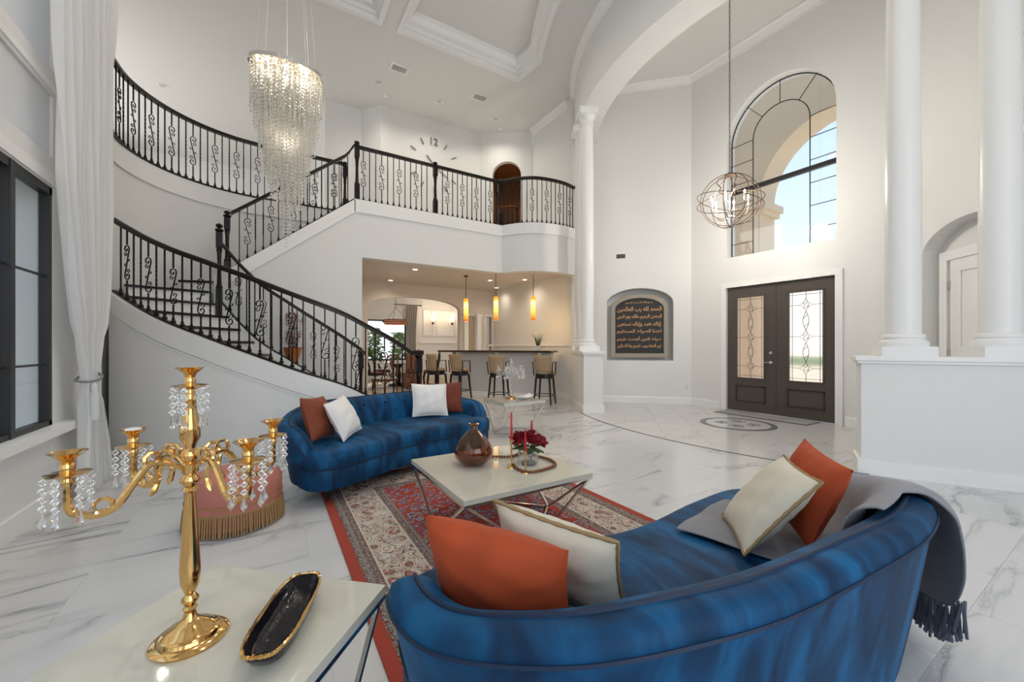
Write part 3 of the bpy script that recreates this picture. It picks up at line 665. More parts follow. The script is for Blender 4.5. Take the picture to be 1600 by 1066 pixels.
for k in range(1, 20):
    i0, o0, i1, o1 = kp(KI, k), kp(KO, k), kp(KI, min(20, k+1.0)), kp(KO, min(20, k+1.0)); z = RZ*k
    dx, dy = (i0[0]-i1[0]+o0[0]-o1[0])/2, (i0[1]-i1[1]+o0[1]-o1[1])/2; L = hypot(dx, dy); dx, dy = dx/L*.03, dy/L*.03
    B().prism([i1, o1, (o0[0]+dx, o0[1]+dy), (i0[0]+dx, i0[1]+dy)], z-.035, z).obj('tread', RAILW, stair, False)
    q = [(p[0]-dx*.5, p[1]-dy*.5) for p in (i0, o0)]
    B().prism([i0, o0, q[1], q[0]], z-RZ, z-.03).obj('riser', TRIM, stair, False)
# closed strings: outer sweeping wall and inner wall
def kpath(T, k0, k1, dz, n=60, shift=0):
    P = smooth_path([(*kp(T, k0+(k1-k0)*i/12), RZ*(k0+(k1-k0)*i/12)+dz) for i in range(13)], 5); return P
oc = kpath(KO, .75, 9.75, .07); ic = kpath(KI, .9, 9.7, .07)
def string_wall(path, th, side):
    b = B(); vs = []; fs = []; n = len(path)
    for i, p in enumerate(path):
        t = path[min(i+1, n-1)]-path[max(i-1, 0)]; h = Vector((t.x, t.y, 0)).normalized(); s = Vector((h.y, -h.x, 0))*side
        q = p+s*th; vs += [(p.x, p.y, 0), (q.x, q.y, 0), (q.x, q.y, p.z), (p.x, p.y, p.z)]
    for i in range(n-1):
        for k in range(4): j = (k+1) % 4; fs.append((i*4+k, i*4+j, i*4+4+j, i*4+4+k))
    fs += [(0, 1, 2, 3), tuple((n-1)*4+k for k in (3, 2, 1, 0))]
    return b.add(vs, fs)
string_wall(oc, .12, -1).obj('outer_string', TRIM, stair, True, 30)
string_wall(ic, .09, 1).obj('inner_string', TRIM, stair, True, 30)
def shifted(path, d):
    out = []
    for i, p in enumerate(path):
        t = path[min(i+1, len(path)-1)]-path[max(i-1, 0)]; h = Vector((t.x, t.y, 0)).normalized(); out.append(p+Vector((h.y, -h.x, 0))*d)
    return out
B().sweep([p+Vector((0, 0, 0)) for p in shifted(oc, -.12)], [(-.02, -.24), (0, -.24), (0, .0), (-.02, 0)]).obj('string_moulding', TRIM, stair, True, 30)
B().sweep([p for p in shifted(oc, -.12)], [(-.02, -p0z) for p0z in ()] or [(-.018, -.25), (0, -.25), (0, -.27), (-.018, -.27)]).obj('string_bead', TRIM, stair, True, 30)

# ------------------------------------------------------------------ RAILINGS
def bal_plain(h, kind):
    b = B(); r = .0075
    if kind == 'plain': b.box((0, 0, h/2), (.014, .014, h))
    if kind == 'twist':
        b.box((0, 0, h*.14), (.014, .014, h*.28)).box((0, 0, h*.86), (.014, .014, h*.28)); n = 14; vs = []
        for i in range(n+1):
            a = i*pi/4.0; z = h*.28+h*.44*i/n
            vs += [(.011*cos(a+q*pi/2), .011*sin(a+q*pi/2), z) for q in range(4)]
        b.add(vs, [(i*4+q, i*4+(q+1) % 4, i*4+4+(q+1) % 4, i*4+4+q) for i in range(n) for q in range(4)])
    if kind == 'scroll':
        S = h*.5; c = h*.52; top = []
        for i in range(19):
            th = (-200+400*i/18)*D2; r_ = .012+.040*i/18; top.append((.010+r_*cos(th), .165+r_*sin(th)))
        path = top+[(-p, -q) for p, q in reversed(top)]; k = S/.42
        b.tube([(p, 0, c+q*k) for p, q in path], .0075, 4)
        for s in (1, -1):
            b.tube([(s*(.012+.02*cos(a*D2)+.012), 0, c+s*(.105+.02*sin(a*D2))*k) for a in range(-210, 100, 34)], .006, 4)
            b.tube([(s*(.030+.015*cos(a*D2)), 0, c+s*(-.028+.015*sin(a*D2))) for a in range(-60, 230, 40)], .0055, 4)
        zt = c+(.165+.052)*k; zb = c-(.165+.052)*k
        b.box((0, 0, (zt+h)/2), (.014, .014, h-zt)).box((0, 0, zb/2), (.014, .014, zb))
    b.box((0, 0, .016), (.034, .034, .032), 0, 1.1).box((0, 0, .05), (.022, .022, .03))
    return b.mesh('baluster', IRON, False)
BMS = {}
def balm(h, kind):
    key = (round(h, 2), kind)
    if key not in BMS: BMS[key] = bal_plain(key[0], kind)
    return BMS[key]
RPROF = [(-.034, -.03), (.034, -.03), (.036, -.005), (.03, .022), (.014, .032), (-.014, .032), (-.03, .022), (-.036, -.005)]
SHOE = [(-.028, 0), (.028, 0), (.028, .022), (-.028, .022)]
def railing(name, lab, base, h, step=.112, skip0=1, top=None, phase=1, newels=()):
    t = thing(name, lab, 'railing')
    base = [Vector(p) for p in base]
    base = [p+Vector((0, 0, .004)) for p in base]
    B().sweep(base, SHOE).obj('bottom_rail', RAILW, t, True, 30)
    tp = [Vector(p) for p in (top or [p+Vector((0, 0, h)) for p in base])]
    B().sweep(tp, RPROF).obj('handrail', RAILW, t, True, 50)
    pts = resample(base, step); k = 0
    for i, (p, a) in enumerate(pts):
        if i < skip0 or i > len(pts)-1-skip0: continue
        if any(hypot(p.x-n[0], p.y-n[1]) < .07 for n in newels): continue
        kind = 'scroll' if i % 3 == phase else ('twist' if (i // 3) % 2 else 'plain')
        link('baluster', balm(h-.05, kind), t, (p.x, p.y, p.z+.022), a)
    for x, y, z, hh in newels: newel(t, x, y, z, hh)
    return t
def newel(t, x, y, z, h):
    b = B().box((0, 0, h*.15), (.085, .085, h*.30)).lathe([(.040, h*.30), (.046, h*.32), (.032, h*.34), (.024, h*.55), (.030, h*.68), (.040, h*.72), (.030, h*.74)], n=16)
    b.box((0, 0, h*.82), (.082, .082, h*.16)).lathe([(.03, h*.90), (.056, h*.92), (.056, h*.935), (.026, h*.945), (.026, h*.955), (.048, h*.965), (.044, h*.985), (.012, h*1.0)], n=16)
    o = b.obj('newel_post', RAILW, t); o.location = (x, y, z); return o
ob = shifted(oc, -.06)
zt = [p+Vector((0, 0, .90)) for p in ob]; zt[0] = Vector((zt[0].x+.05, zt[0].y, 1.20)); zt[1].z = 1.20; zt[2].z = max(zt[2].z, 1.205)
railing('stair_railing', 'black iron stair railing nearest the blue sofa, rising to the curtain', ob, .90, .118, 1, zt, 1, [(1.82, 5.48, 0, 1.24)])
ib = shifted(ic, .045)
it = [p+Vector((0, 0, .93)) for p in ib]; it[0].z = it[1].z = 1.17
railing('stair_railing', 'inner black stair railing on the far side of the lower treads', ib, .93, .118, 1, it, 1, [(1.38, 7.26, 0, 1.22), (-.64, 7.66, 1.75, 1.45)])
ub = [Vector((-.50+1.868*i/24, YB-.0+.06, 2.53+1.47*i/24)) for i in range(25)]
ut = [p+Vector((0, 0, .90)) for p in ub[:-2]]+[Vector((1.28, YB+.06, 4.86)), Vector((1.34, YB+.06, 4.97)), Vector((1.372, YB+.06, 5.01))]
railing('stair_railing', 'black railing climbing the upper flight to the balcony corner', ub, .90, .112, 1, ut, 2, [(-.55, YB+.05, 2.30, 1.16)])
bb_ = [Vector((1.42, YB+.06, 4.0)), Vector((4.48, YB+.06, 4.0))]+[Vector((p.x, p.y+.06, 4.0)) for p in bow[1:-1]]+[Vector((6.12, 7.18, 4.0))]
railing('balcony_railing', 'black balcony railing with newel posts above the kitchen opening', [bb_[0]+(bb_[1]-bb_[0])*i/30 for i in range(31)]+bb_[2:], 1.0, .112, 1, None, 1, [(1.42, YB+.06, 3.95, 1.16), (2.95, YB+.06, 3.95, 1.14), (4.48, YB+.06, 3.95, 1.12)])
ge = smooth_path([(x, y-.0, 4.04) for x, y in ([(-1.74, 6.95), (-1.73, 7.12)]+[(SCX-(SR-.02)*cos(a*D2), SCY+(SR-.02)*sin(a*D2)) for a in range(15, 91, 15)]+[(.5, 8.80), (1.36, 8.80)])], 5)
railing('gallery_railing', 'curved black gallery railing high above the stairwell', ge, 1.0, .108, 1, None, 1, [(1.36, 8.80, 3.95, 1.14)])

# ------------------------------------------------------------------ SOFAS
half = [(0, -.45), (.42, -.435), (.76, -.34), (.98, -.13), (1.06, .10), (1.045, .28), (.99, .40)]
pl = smooth_path([(-u, v, 0) for u, v in reversed(half)]+[(u, v, 0) for u, v in half[1:]], 7)
def rimf(i):
    f = abs(i-(len(pl)-1)/2)/((len(pl)-1)/2); a = max(0, min(1, (f-.22)/.45)); b_ = max(0, (f-.70)/.30)
    return .725-.115*a*a*(3-2*a)-.20*b_*b_
SECT = [(.085, .13), (.05, .35), (.012, -.09), (0, -.045), (.010, -.012), (.04, .003), (.08, .003), (.12, -.012), (.145, -.05), (.155, -.11), (.18, .46), (.19, .30)]
NP = len(pl)
def frame(i):
    t = pl[min(i+1, NP-1)]-pl[max(i-1, 0)]; t.normalize(); return pl[i], Vector((-t.y, t.x, 0)), t      # inward normal
def sec(i, grow=0):
    p, nrm, t = frame(i); zt = rimf(i)
    f = min(i, NP-1-i)/3.0; zt -= .03*max(0, 1-f)**2
    out = []
    for d, z in SECT:
        z = z if z > .1 else zt+z
        out.append(p+nrm*d+Vector((0, 0, z)))
    return out
def sofa_frame():
    secs = [sec(i) for i in range(NP)]; capped = []
    def cap(S, t):
        mid = sum(S, Vector())/len(S); ring = []
        for f, k in ((.035, .93), (.06, .7), (.07, .35)):
            c = Vector((mid.x, mid.y, 0)); ring.append([Vector((c.x, c.y, p.z))*1+(Vector((p.x, p.y, 0))-c)*k+t*f-Vector((0, 0, (1-k)*.05 if p.z > .4 else 0)) for p in S])
        return ring
    a = cap(secs[0], -frame(0)[2]); z = cap(secs[-1], frame(NP-1)[2]); allS = list(reversed(a))+secs+z; n = len(SECT); b = B()
    b.add([p for S in allS for p in S], [(i*n+k, i*n+k+1, (i+1)*n+k+1, (i+1)*n+k) for i in range(len(allS)-1) for k in range(n-1)]+[tuple(range(n)), tuple((len(allS)-1)*n+k for k in range(n))])
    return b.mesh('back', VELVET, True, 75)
front = smooth_path([(-1.0, .22, 0), (-.985, .40, 0), (-.86, .515, 0), (-.5, .49, 0), (0, .41, 0), (.5, .49, 0), (.86, .515, 0), (.985, .40, 0), (1.0, .22, 0)], 6)
backin = [pl[i]+frame(i)[1]*.15 for i in range(6, NP-6, 2)]
plan = [(p.x, p.y) for p in front]+[(p.x, p.y) for p in reversed(backin)]
def seat_mesh(name, lv, m):
    b = loft(B(), [off(plan, d) for d, z in lv], [z for d, z in lv]); n = len(plan); last = off(plan, lv[-1][0])
    tri = tessellate_polygon([[Vector((x, y, 0)) for x, y in last]]); o = (len(lv)-1)*n; b.f += [tuple(o+i for i in t) for t in tri]
    return b.mesh(name, m, True, 50)
back_me = sofa_frame()
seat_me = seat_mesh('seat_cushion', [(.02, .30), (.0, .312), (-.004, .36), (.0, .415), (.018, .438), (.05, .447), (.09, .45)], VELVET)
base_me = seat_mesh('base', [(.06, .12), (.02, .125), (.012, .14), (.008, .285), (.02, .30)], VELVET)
def pipe_me(d, dz):
    b = B(); b.tube([(lambda p, nrm, t: p+nrm*d+Vector((0, 0, rimf(i)+dz)))(*frame(i)) for i in range(1, NP-1)], .0065, 5); return b.mesh('piping', SEAM)
p1_me, p2_me = pipe_me(.0, -.05), pipe_me(.075, .004)
fr_me = B().tube([(p.x, p.y-.004, .302) for p in front], .006, 5).mesh('seat_piping', SEAM)
leg_me = B().lathe([(.010, 0), (.018, .13)], n=10).mesh('leg', LEGM)
but_me = B().ball((0, 0, 0), .014, 8, 5, .8).mesh('button', SEAM)
def sofa(lab, loc, rz, sc=1.07):
    t = thing('curved_sofa', lab, 'sofa', loc, rz, 'blue velvet curved sofas')
    link('back', back_me, t); link('seat_cushion', seat_me, t); link('base', base_me, t); link('piping', p1_me, t); link('piping', p2_me, t); link('seat_piping', fr_me, t)
    t.scale = (sc, 1.04, 1.0)
    for x, y in ((-.82, .36), (.82, .36), (-.6, -.22), (.6, -.22)): link('leg', leg_me, t, (x, y, 0))
    for row, (zz, us) in enumerate(((.70, (-.6, -.36, -.12, .12, .36, .6)), (.60, (-.72, -.48, -.24, 0, .24, .48, .72)))):
        for u in us:
            i = min(range(NP), key=lambda q: abs(pl[q].x-u)+(9 if pl[q].y > .1 else 0)); p, nrm, tt = frame(i)
            link('button', but_me, t, p+nrm*.165+Vector((0, 0, zz-.05)))
    return t
S1 = ((1.12, 4.27, .012), pi+radians(20)); S2 = ((1.40, .87, .012), radians(-4))
sofa('blue velvet curved sofa against the stairs with four pillows', *S1)
sofa('blue velvet curved sofa in the foreground seen from behind', *S2, 1.06)
def loc_of(S, u, v, z):
    (x, y, zz), a = S; return Vector((x+1.07*u*cos(a)-1.04*v*sin(a), y+1.07*u*sin(a)+1.04*v*cos(a), z))

# pillows
def pillow_mesh(w, h, t, m, seed, flange=0):
    b = B(); N = 22; rnd = random.Random(seed); ph = [rnd.uniform(0, 6) for _ in range(6)]
    def side(s):
        def f(a, c):
            x, y = 2*a-1, 2*c-1; e = max(0, 1-abs(x)**2.6)*max(0, 1-abs(y)**2.6); th = t*.5*e**.55
            px = x*(1-.07*(1-abs(y)**2)*abs(x)); py = y*(1-.07*(1-abs(x)**2)*abs(y))
            wr = .006*sin(7*x+4*y+ph[0])*sin(5*y-3*x+ph[1])*e+.004*sin(14*atan2(y, x)+ph[2])*e*(hypot(x, y))
            return (px*w/2, s*(th+wr*1.0), py*h/2)
        return f
    b.grid(N, N, side(1)); b.grid(N, N, side(-1)); return b.mesh('cover', m, True, 80)
def edge_cord(w, h, r, m):
    P = []
    for i in range(64):
        a = i/64*4; k = int(a); f = a-k; x, y = [(-1+2*f, -1), (1, -1+2*f), (1-2*f, 1), (-1, 1-2*f)][k]
        P.append((x*(1-.07*(1-abs(y)**2)*abs(x))*w/2, 0, y*(1-.07*(1-abs(x)**2)*abs(y))*h/2))
    b = B().tube(P, [r*(1+.35*(i % 2)) for i in range(64)], 6, True); return b.mesh('cord_trim', m)
def pillow(lab, loc, w, h, t, m, yaw, lean, roll=0, seed=1, cord=None, group=None):
    o = thing('throw_pillow', lab, 'pillow', loc, 0, group)
    o.rotation_mode = 'QUATERNION'
    o.rotation_quaternion = (Matrix.Rotation(yaw, 3, 'Z') @ Matrix.Rotation(lean, 3, 'X') @ Matrix.Rotation(roll, 3, 'Y')).to_quaternion()
    link('cover', pillow_mesh(w, h, t, m, seed), o)
    if cord: link('cord_trim', edge_cord(w, h, .0055, cord), o)
    return o
a1 = S1[1]
pillow('russet velvet pillow at the left end of the far sofa', (0.379, 3.879, 0.666), .42, .38, .15, mat('copper_velvet', (.20, .045, .018), .75, sheen=.3), a1+radians(40), radians(18), radians(-5), 1)
pillow('white pillow leaning on the russet pillow at the far sofa left end', (0.591, 3.888, 0.648), .38, .36, .15, WHITEP, a1+radians(34), radians(26), radians(6), 2, mat('white_cord', (.75, .74, .72), .8))
pillow('white square pillow at the right end of the far sofa', (1.629, 4.499, 0.66), .42, .38, .13, WHITEP, a1-radians(22), radians(18), radians(-3), 3, MATS['white_cord'])
pillow('dark brown pillow half behind the white one on the far sofa', (1.863, 4.607, 0.657), .42, .38, .13, BROWNP, a1-radians(42), radians(14), radians(2), 4)
pillow('orange velvet pillow in front at the left of the near sofa', (0.565, 1.0, 0.632), .45, .345, .16, RUST, radians(-57), radians(20), radians(2), 5)
pillow('cream pillow with rope edge beside the orange one on the near sofa', (0.772, 0.98, 0.633), .42, .335, .14, CREAM, radians(-68), radians(24), radians(3), 6, CORD)
pillow('cream rope edged pillow leaning on the grey throw', (1.799, 0.874, 0.641), .38, .40, .13, CREAM, radians(42), radians(40), radians(0), 7, CORD)
pillow('orange velvet pillow at the far right arm of the near sofa', (1.985, 0.8, 0.679), .38, .36, .13, RUST, radians(48), radians(22), radians(-6), 8)

# grey throw: lies on the seat, climbs the back, hangs down outside
bl = thing('throw_blanket', 'grey fringed throw draped over the right end of the near sofa', 'blanket', S2[0], S2[1]); bl.scale = (1.06, 1.04, 1)
i0 = min(range(NP), key=lambda q: abs(pl[q].x-.33)+abs(pl[q].y+.44)); i1 = min(range(NP), key=lambda q: abs(pl[q].x-1.06)+abs(pl[q].y-.10))
cols = []
for i in range(i0, i1+1):
    p, nrm, t = frame(i); w = (i-i0)/(i1-i0); zt = rimf(i); L = []
    cc = Vector((.13+.50*w, .27+.13*w, 0)); inn = p+nrm*.26
    for k in range(9):
        f = k/8; q = cc.lerp(inn, f); L.append(Vector((q.x, q.y, .466+.005*sin(7*f+5*w)+.005*sin(11*w))))
    e = max(0, min(1, (p.x-.56)/.30)) if p.y < -.2 else 1; e = e*e*(3-2*e); hold = p+nrm*.100+Vector((0, 0, zt+.032))
    for d, z in ((.212, .50), (.196, zt-.12), (.180, zt-.05), (.155, zt+.012)): L.append(p+nrm*d+Vector((0, 0, z)))
    zb = .20+.05*sin(5*w)
    rem = [hold]+[p+nrm*d+Vector((0, 0, z)) for d, z in ((.045, zt+.036), (.0, zt+.030), (-.045, zt-.02))]
    for k in range(1, 9):
        f = k/8; fold = .022*sin(w*15)*f; rem.append(p+nrm*(-.050-.05*f+fold)+Vector((0, 0, zt-.04-(zt-.04-zb)*f)))
    # the cloth ends part-way along its drape where the free edge slants over the rim
    ln = [0]
    for a_, c_ in zip(rem, rem[1:]): ln.append(ln[-1]+(c_-a_).length)
    for k in range(len(rem)):
        tgt = ln[k]*max(e, .03); j = 0
        while j < len(ln)-2 and ln[j+1] < tgt: j += 1
        L.append(rem[j].lerp(rem[j+1], (tgt-ln[j])/max(1e-9, ln[j+1]-ln[j])))
    cols.append(L)
bsub = []
for a, c in zip(cols, cols[1:]): bsub += [a, [x.lerp(y, .5) for x, y in zip(a, c)]]
bsub.append(cols[-1]); nb = len(cols[0])
b = B().add([p for L in bsub for p in L], [(i*nb+j, (i+1)*nb+j, (i+1)*nb+j+1, i*nb+j+1) for i in range(len(bsub)-1) for j in range(nb-1)])
cl = b.obj('cloth', GREYB, bl, True, 80); sm = cl.modifiers.new('thick', 'SOLIDIFY'); sm.thickness = .010; sm.offset = 0; ss = cl.modifiers.new('sub', 'SUBSURF'); ss.levels = ss.render_levels = 1
for i in range(0, len(bsub)):
    e = bsub[i][-1]; tb = B()
    if e.z > .32: continue
    for q in range(5): tb.tube([(e.x+random.uniform(-.012, .012), e.y+random.uniform(-.012, .012), e.z), (e.x+random.uniform(-.02, .02), e.y+random.uniform(-.02, .02), e.z-random.uniform(.12, .155))], .0055, 4)
    tb.obj('tassel', TASSEL, bl)

# ------------------------------------------------------------------ RUG, TABLES, OTTOMAN
RX0, RX1, RY0, RY1 = .40, 2.44, 1.10, 4.15
tag(B().bx(RX0, RX1, RY0, RY1, .001, .011).obj('area_rug', rug_mat(RX0, RX1, RY0, RY1), None, False), 'red and ivory floral oriental rug under the coffee table', 'rug')
def geo_table(lab, cx, cy, s, h, rz, r, cat='table', name='side_table'):
    t = thing(name, lab, cat, (cx, cy, 0), rz); k = s/2
    B().box((0, 0, h-.015), (s, s, .03)).obj('table_top', STONE, t, False)
    b = B().prism(rect(-k, k, -k, k), h-.045, h-.03, [rect(-k+.03, k-.03, -k+.03, k-.03)]); b.obj('top_frame', CHROME, t, False)
    cor = [(-k+.015, -k+.015), (k-.015, -k+.015), (k-.015, k-.015), (-k+.015, k-.015)]; nod = [(0, -k+.02), (k-.02, 0), (0, k-.02), (-k+.02, 0)]; z0 = .012+r
    for i in range(4):
        for j in (i, (i+3) % 4): B().tube([(*cor[i], h-.04), (*nod[j], z0)], r, 4).obj('leg', CHROME, t, False)
        B().tube([(*nod[i], z0), (*nod[(i+1) % 4], z0)], r, 4).obj('floor_rod', CHROME, t, False)
    return t
geo_table('square marble topped coffee table on geometric chrome legs', 1.43, 2.54, .97, .42, 0, .011, 'coffee table', 'coffee_table')
geo_table('marble side table by the far sofa carrying a crystal candelabra', 3.13, 5.05, .68, .50, radians(-2), .009)
geo_table('marble side table in the foreground under the gold candelabra', -.13, 1.33, .66, .50, radians(48), .010)
ot = thing('ottoman', 'round pink velvet ottoman with gold fringe beside the far sofa', 'ottoman', (-.20, 3.58, 0))
B().lathe([(.27, .02), (.295, .04), (.298, .16), (.292, .20), (.298, .24), (.298, .32), (.27, .365), (.18, .385), (.02, .37), (.001, .365)], n=40).obj('cushion', PINK, ot)
B().tube([(.3*cos(2*pi*i/40), .3*sin(2*pi*i/40), .20) for i in range(40)], .005, 5, True).tube([(.3*cos(2*pi*i/40), .3*sin(2*pi*i/40), .15) for i in range(40)], .007, 5, True).obj('braid', FRINGE, ot)
fb = B()
for i in range(120):
    a = 2*pi*i/120+random.uniform(-.01, .01); r1 = .303; r2 = .306+random.uniform(0, .012); fb.tube([(r1*cos(a), r1*sin(a), .15), (r2*cos(a), r2*sin(a), .012)], .0058, 4)
o = fb.obj('fringe', FRINGE, ot); o['kind'] = 'stuff'

# ------------------------------------------------------------------ GOLD CANDELABRA (foreground)
def drop_mesh(nb, r, m):
    b = B(); z = 0
    for i in range(nb): b.octa((0, 0, z-r*1.15), r, r*1.1); z -= r*2.25
    b.add([(0, 0, z), (r*.9, 0, z-r*3.2), (0, r*.5, z-r*3.2), (-r*.9, 0, z-r*3.2), (0, -r*.5, z-r*3.2), (0, 0, z-r*4.6)], [(0, 1, 2), (0, 2, 3), (0, 3, 4), (0, 4, 1), (5, 2, 1), (5, 3, 2), (5, 4, 3), (5, 1, 4)])
    return b.mesh('crystal_drop', m, False)
drop1 = drop_mesh(4, .0085, CRYS2); drop2 = drop_mesh(3, .012, CRYS2)
def candelabra(lab, loc, h, arm_r, angs, gold, drop, k=1, zarm=.0):
    t = thing('candelabra', lab, 'candelabra', loc)
    if gold is GOLD:
        base = [(.001, 0), (.085, 0), (.088, .006), (.078, .014), (.070, .016), (.066, .024), (.055, .028), (.050, .036), (.030, .046), (.016, .062), (.013, .078)]
        stem = [(.013, .078), (.017, .085), (.011, .092), (.020, .106), (.020, .112), (.011, .124), (.013, .13), (.021, .15), (.024, .19), (.019, .28), (.013, .37), (.011, .40), (.019, .408), (.012, .416), (.022, .43), (.022, .437), (.013, .45), (.019, .455), (.019, .478), (.013, .483), (.022, .497), (.022, .506), (.012, .52), (.014, .53), (.023, .55), (.022, .58), (.015, .62), (.012, .645), (.015, .65), (.011, .655), (.011, .672)]
        zc = .466
    else:
        base = [(.001, 0), (.075, 0), (.07, .02), (.03, .035), (.018, .05)]
        stem = [(.018, .05), (.03, .08), (.014, .11), (.02, .16), (.026, .22), (.014, .30), (.024, .34), (.012, .38), (.022, .42), (.012, .46), (.018, .50), (.010, .54)]
        zc = .40
    B().lathe(base, n=36).obj('base', GOLD, t); B().lathe(stem, n=20).obj('stem', gold, t)
    cup = B().lathe([(.010, -.028), (.012, -.02), (.0095, -.012), (.034, -.004), (.040, .0), (.034, .001), (.012, .004), (.014, .016), (.011, .022), (.014, .032), (.030, .046), (.034, .048), (.026, .046), (.010, .036), (.001, .035)], n=22, caps=False).mesh('cup', gold)
    def put(p, tname, n=6):
        c = link('candle_cup', cup, t, p)
        for i in range(n): a = 2*pi*(i+.3)/n; link('crystal_drop', drop, c, (.037*cos(a), .037*sin(a), -.003))
    for a in angs:
        P = smooth_path([(.014, 0, zc), (.05, 0, zc+.025), (.085, 0, zc+.028), (.115, 0, zc-.01), (.145, 0, zc-.055), (.18, 0, zc-.065), (arm_r-.005, 0, zc-.045), (arm_r, 0, zc-.005), (arm_r, 0, zc+.02)], 5)
        arm = B().tube([(x*cos(a)-y*sin(a), x*sin(a)+y*cos(a), z) for x, y, z in P], [.0062+.003*sin(pi*i/len(P)) for i in range(len(P))], 8).obj('arm', gold, t)
        lf = B()
        for x0, z0, s in ((.055, zc+.03, 1), (.075, zc+.03, -1), (.17, zc-.06, 1)):
            c = [(x0+s*(.022-.010*q/8)*cos((200-40*q)*D2)*.9, z0+.012+(.022-.012*q/8)*sin((200-40*q)*D2)) for q in range(9)]
            lf.tube([(x*cos(a), x*sin(a), z) for x, z in c], [.006-.0004*q for q in range(9)], 6)
        c = [(.075+.01*q/6-.012*sin(q/2), zc+.02-.012*q) for q in range(7)]; lf.tube([(x*cos(a), x*sin(a), z) for x, z in c], [.003, .005, .007, .007, .006, .008, .003], 6)
        o = lf.obj('leaf_scroll', gold, arm); o['kind'] = 'stuff'
        put((arm_r*cos(a), arm_r*sin(a), zc+.045), 'arm')
    put((0, 0, stem[-1][1]+.02), 'top')
    return t
candelabra('tall gold candelabra with crystal drops on the near side table', (-.18, 1.385, .50), .72, .225, [204*D2, 132*D2, -52*D2, 30*D2], GOLD, drop1)
candelabra('clear crystal candelabra on the far side table', (3.12, 5.10, .50), .6, .19, [k*72*D2 for k in range(5)], CRYS2, drop2)
tl = B().grid(12, 12, lambda a, c: ((a-.5)*.034, (c-.5)*.034, 0)); 
tag(B().lathe([(.001, 0), (.018, 0), (.019, .012), (.017, .014), (.001, .012)], n=16).obj('tealight', PLATE, None), 'white tea light in the rear left candelabra cup', 'candle').location = (-.18+.225*cos(132*D2), 1.385+.225*sin(132*D2), .50+.466+.045+.036)
# black dish with a beaded gold rim
dish = thing('serving_dish', 'long black glazed dish with gold beaded rim', 'dish', (.045, 1.30, .50), radians(68))
def dsh(a, c):
    th = 2*pi*a; ru, rv = .18, .056; u = abs(cos(th))**.42*(1 if cos(th) > 0 else -1); v = abs(sin(th))**.6*(1 if sin(th) > 0 else -1)
    prof = [(.0, .012), (.55, .012), (.80, .022), (.95, .045), (1.0, .05), (1.0, .046), (.85, .012), (.6, .0), (0, 0)]; q = c*8; i = min(7, int(q)); f = q-i
    s = prof[i][0]+(prof[i+1][0]-prof[i][0])*f; z = prof[i][1]+(prof[i+1][1]-prof[i][1])*f; wob = 1+.05*cos(4*th)
    return (ru*u*s, rv*v*s*wob, z)
B().grid(48, 17, dsh, True).obj('bowl', BLACKG, dish)
P = []
for i in range(110):
    th = 2*pi*i/110; P.append((.18*abs(cos(th))**.42*(1 if cos(th) > 0 else -1), .056*abs(sin(th))**.6*(1 if sin(th) > 0 else -1)*(1+.05*cos(4*th)), .052))
B().tube(P, [.0036 if i % 2 else .0056 for i in range(110)], 5, True).obj('beaded_rim', GOLD, dish)

# ------------------------------------------------------------------ COFFEE TABLE DRESSING
TZ = .42
vz = thing('glass_vase', 'squat amber glass bottle vase on the coffee table', 'vase', (1.30, 2.66, TZ))
B().lathe([(.001, .004), (.06, .0), (.10, .018), (.137, .06), (.145, .10), (.13, .145), (.09, .20), (.045, .245), (.028, .265), (.026, .285), (.036, .292), (.036, .302), (.024, .304), (.020, .285), (.024, .262), (.085, .195), (.124, .142), (.138, .10), (.13, .062), (.095, .024), (.05, .008), (.001, .008)], n=36, caps=False).obj('body', AMBER, vz)
garl = thing('bead_garland', 'brown wooden bead garland looped on the coffee table', 'garland')
gp = smooth_path([(1.42, 2.76, 0), (1.52, 2.72, 0), (1.62, 2.66, 0), (1.72, 2.68, 0), (1.80, 2.58, 0), (1.83, 2.42, 0), (1.78, 2.30, 0), (1.66, 2.26, 0), (1.54, 2.26, 0), (1.50, 2.36, 0), (1.53, 2.47, 0)], 10)
bead_me = B().ball((0, 0, 0), .0115, 8, 6).mesh('bead', BEAD)
for p, a in resample(gp, .0225): link('bead', bead_me, garl, (p.x, p.y, TZ+.0115))
fp = thing('flower_bowl', 'red flowers in a round clear glass bowl on the coffee table', 'flower arrangement', (1.66, 2.47, TZ))
B().lathe([(.001, .006), (.062, .006), (.070, .02), (.072, .085), (.066, .095), (.070, .095), (.077, .085), (.075, .018), (.066, .0), (.001, 0)], n=28, caps=False).obj('glass_bowl', CLEAR, fp)
random.seed(11)
for k in range(7):
    a = k*2.4; rr = .0 if k == 0 else .075; c = Vector((rr*cos(a), rr*sin(a), .175+.03*random.random()-(0 if k == 0 else .02)))
    fl = link('bloom', None, fp, c); fl.rotation_euler = (random.uniform(-.5, .5), random.uniform(-.5, .5), a)
    bm_ = B()
    for ring, (n, r, tilt, sz) in enumerate(((5, .012, 1.25, .034), (6, .022, .85, .042), (7, .030, .45, .048))):
        for i in range(n):
            th = 2*pi*i/n+ring*.5; ct, st = cos(tilt), sin(tilt); vs = []
            for u in range(4):
                for v in range(3):
                    l_ = sz*u/3; w_ = sz*.55*(v-1)*sin(pi*(.2+.65*u/3)); x = r+l_*ct-.008*(v-1)**2; z = l_*st+.010*(v-1)**2; vs.append((x*cos(th)-w_*sin(th), x*sin(th)+w_*cos(th), z))
            bm_.add(vs, [(u*3+v, u*3+3+v, u*3+4+v, u*3+1+v) for u in range(3) for v in range(2)])
    me = bm_.mesh('petals', PETAL); o = link('petals', me, fl)
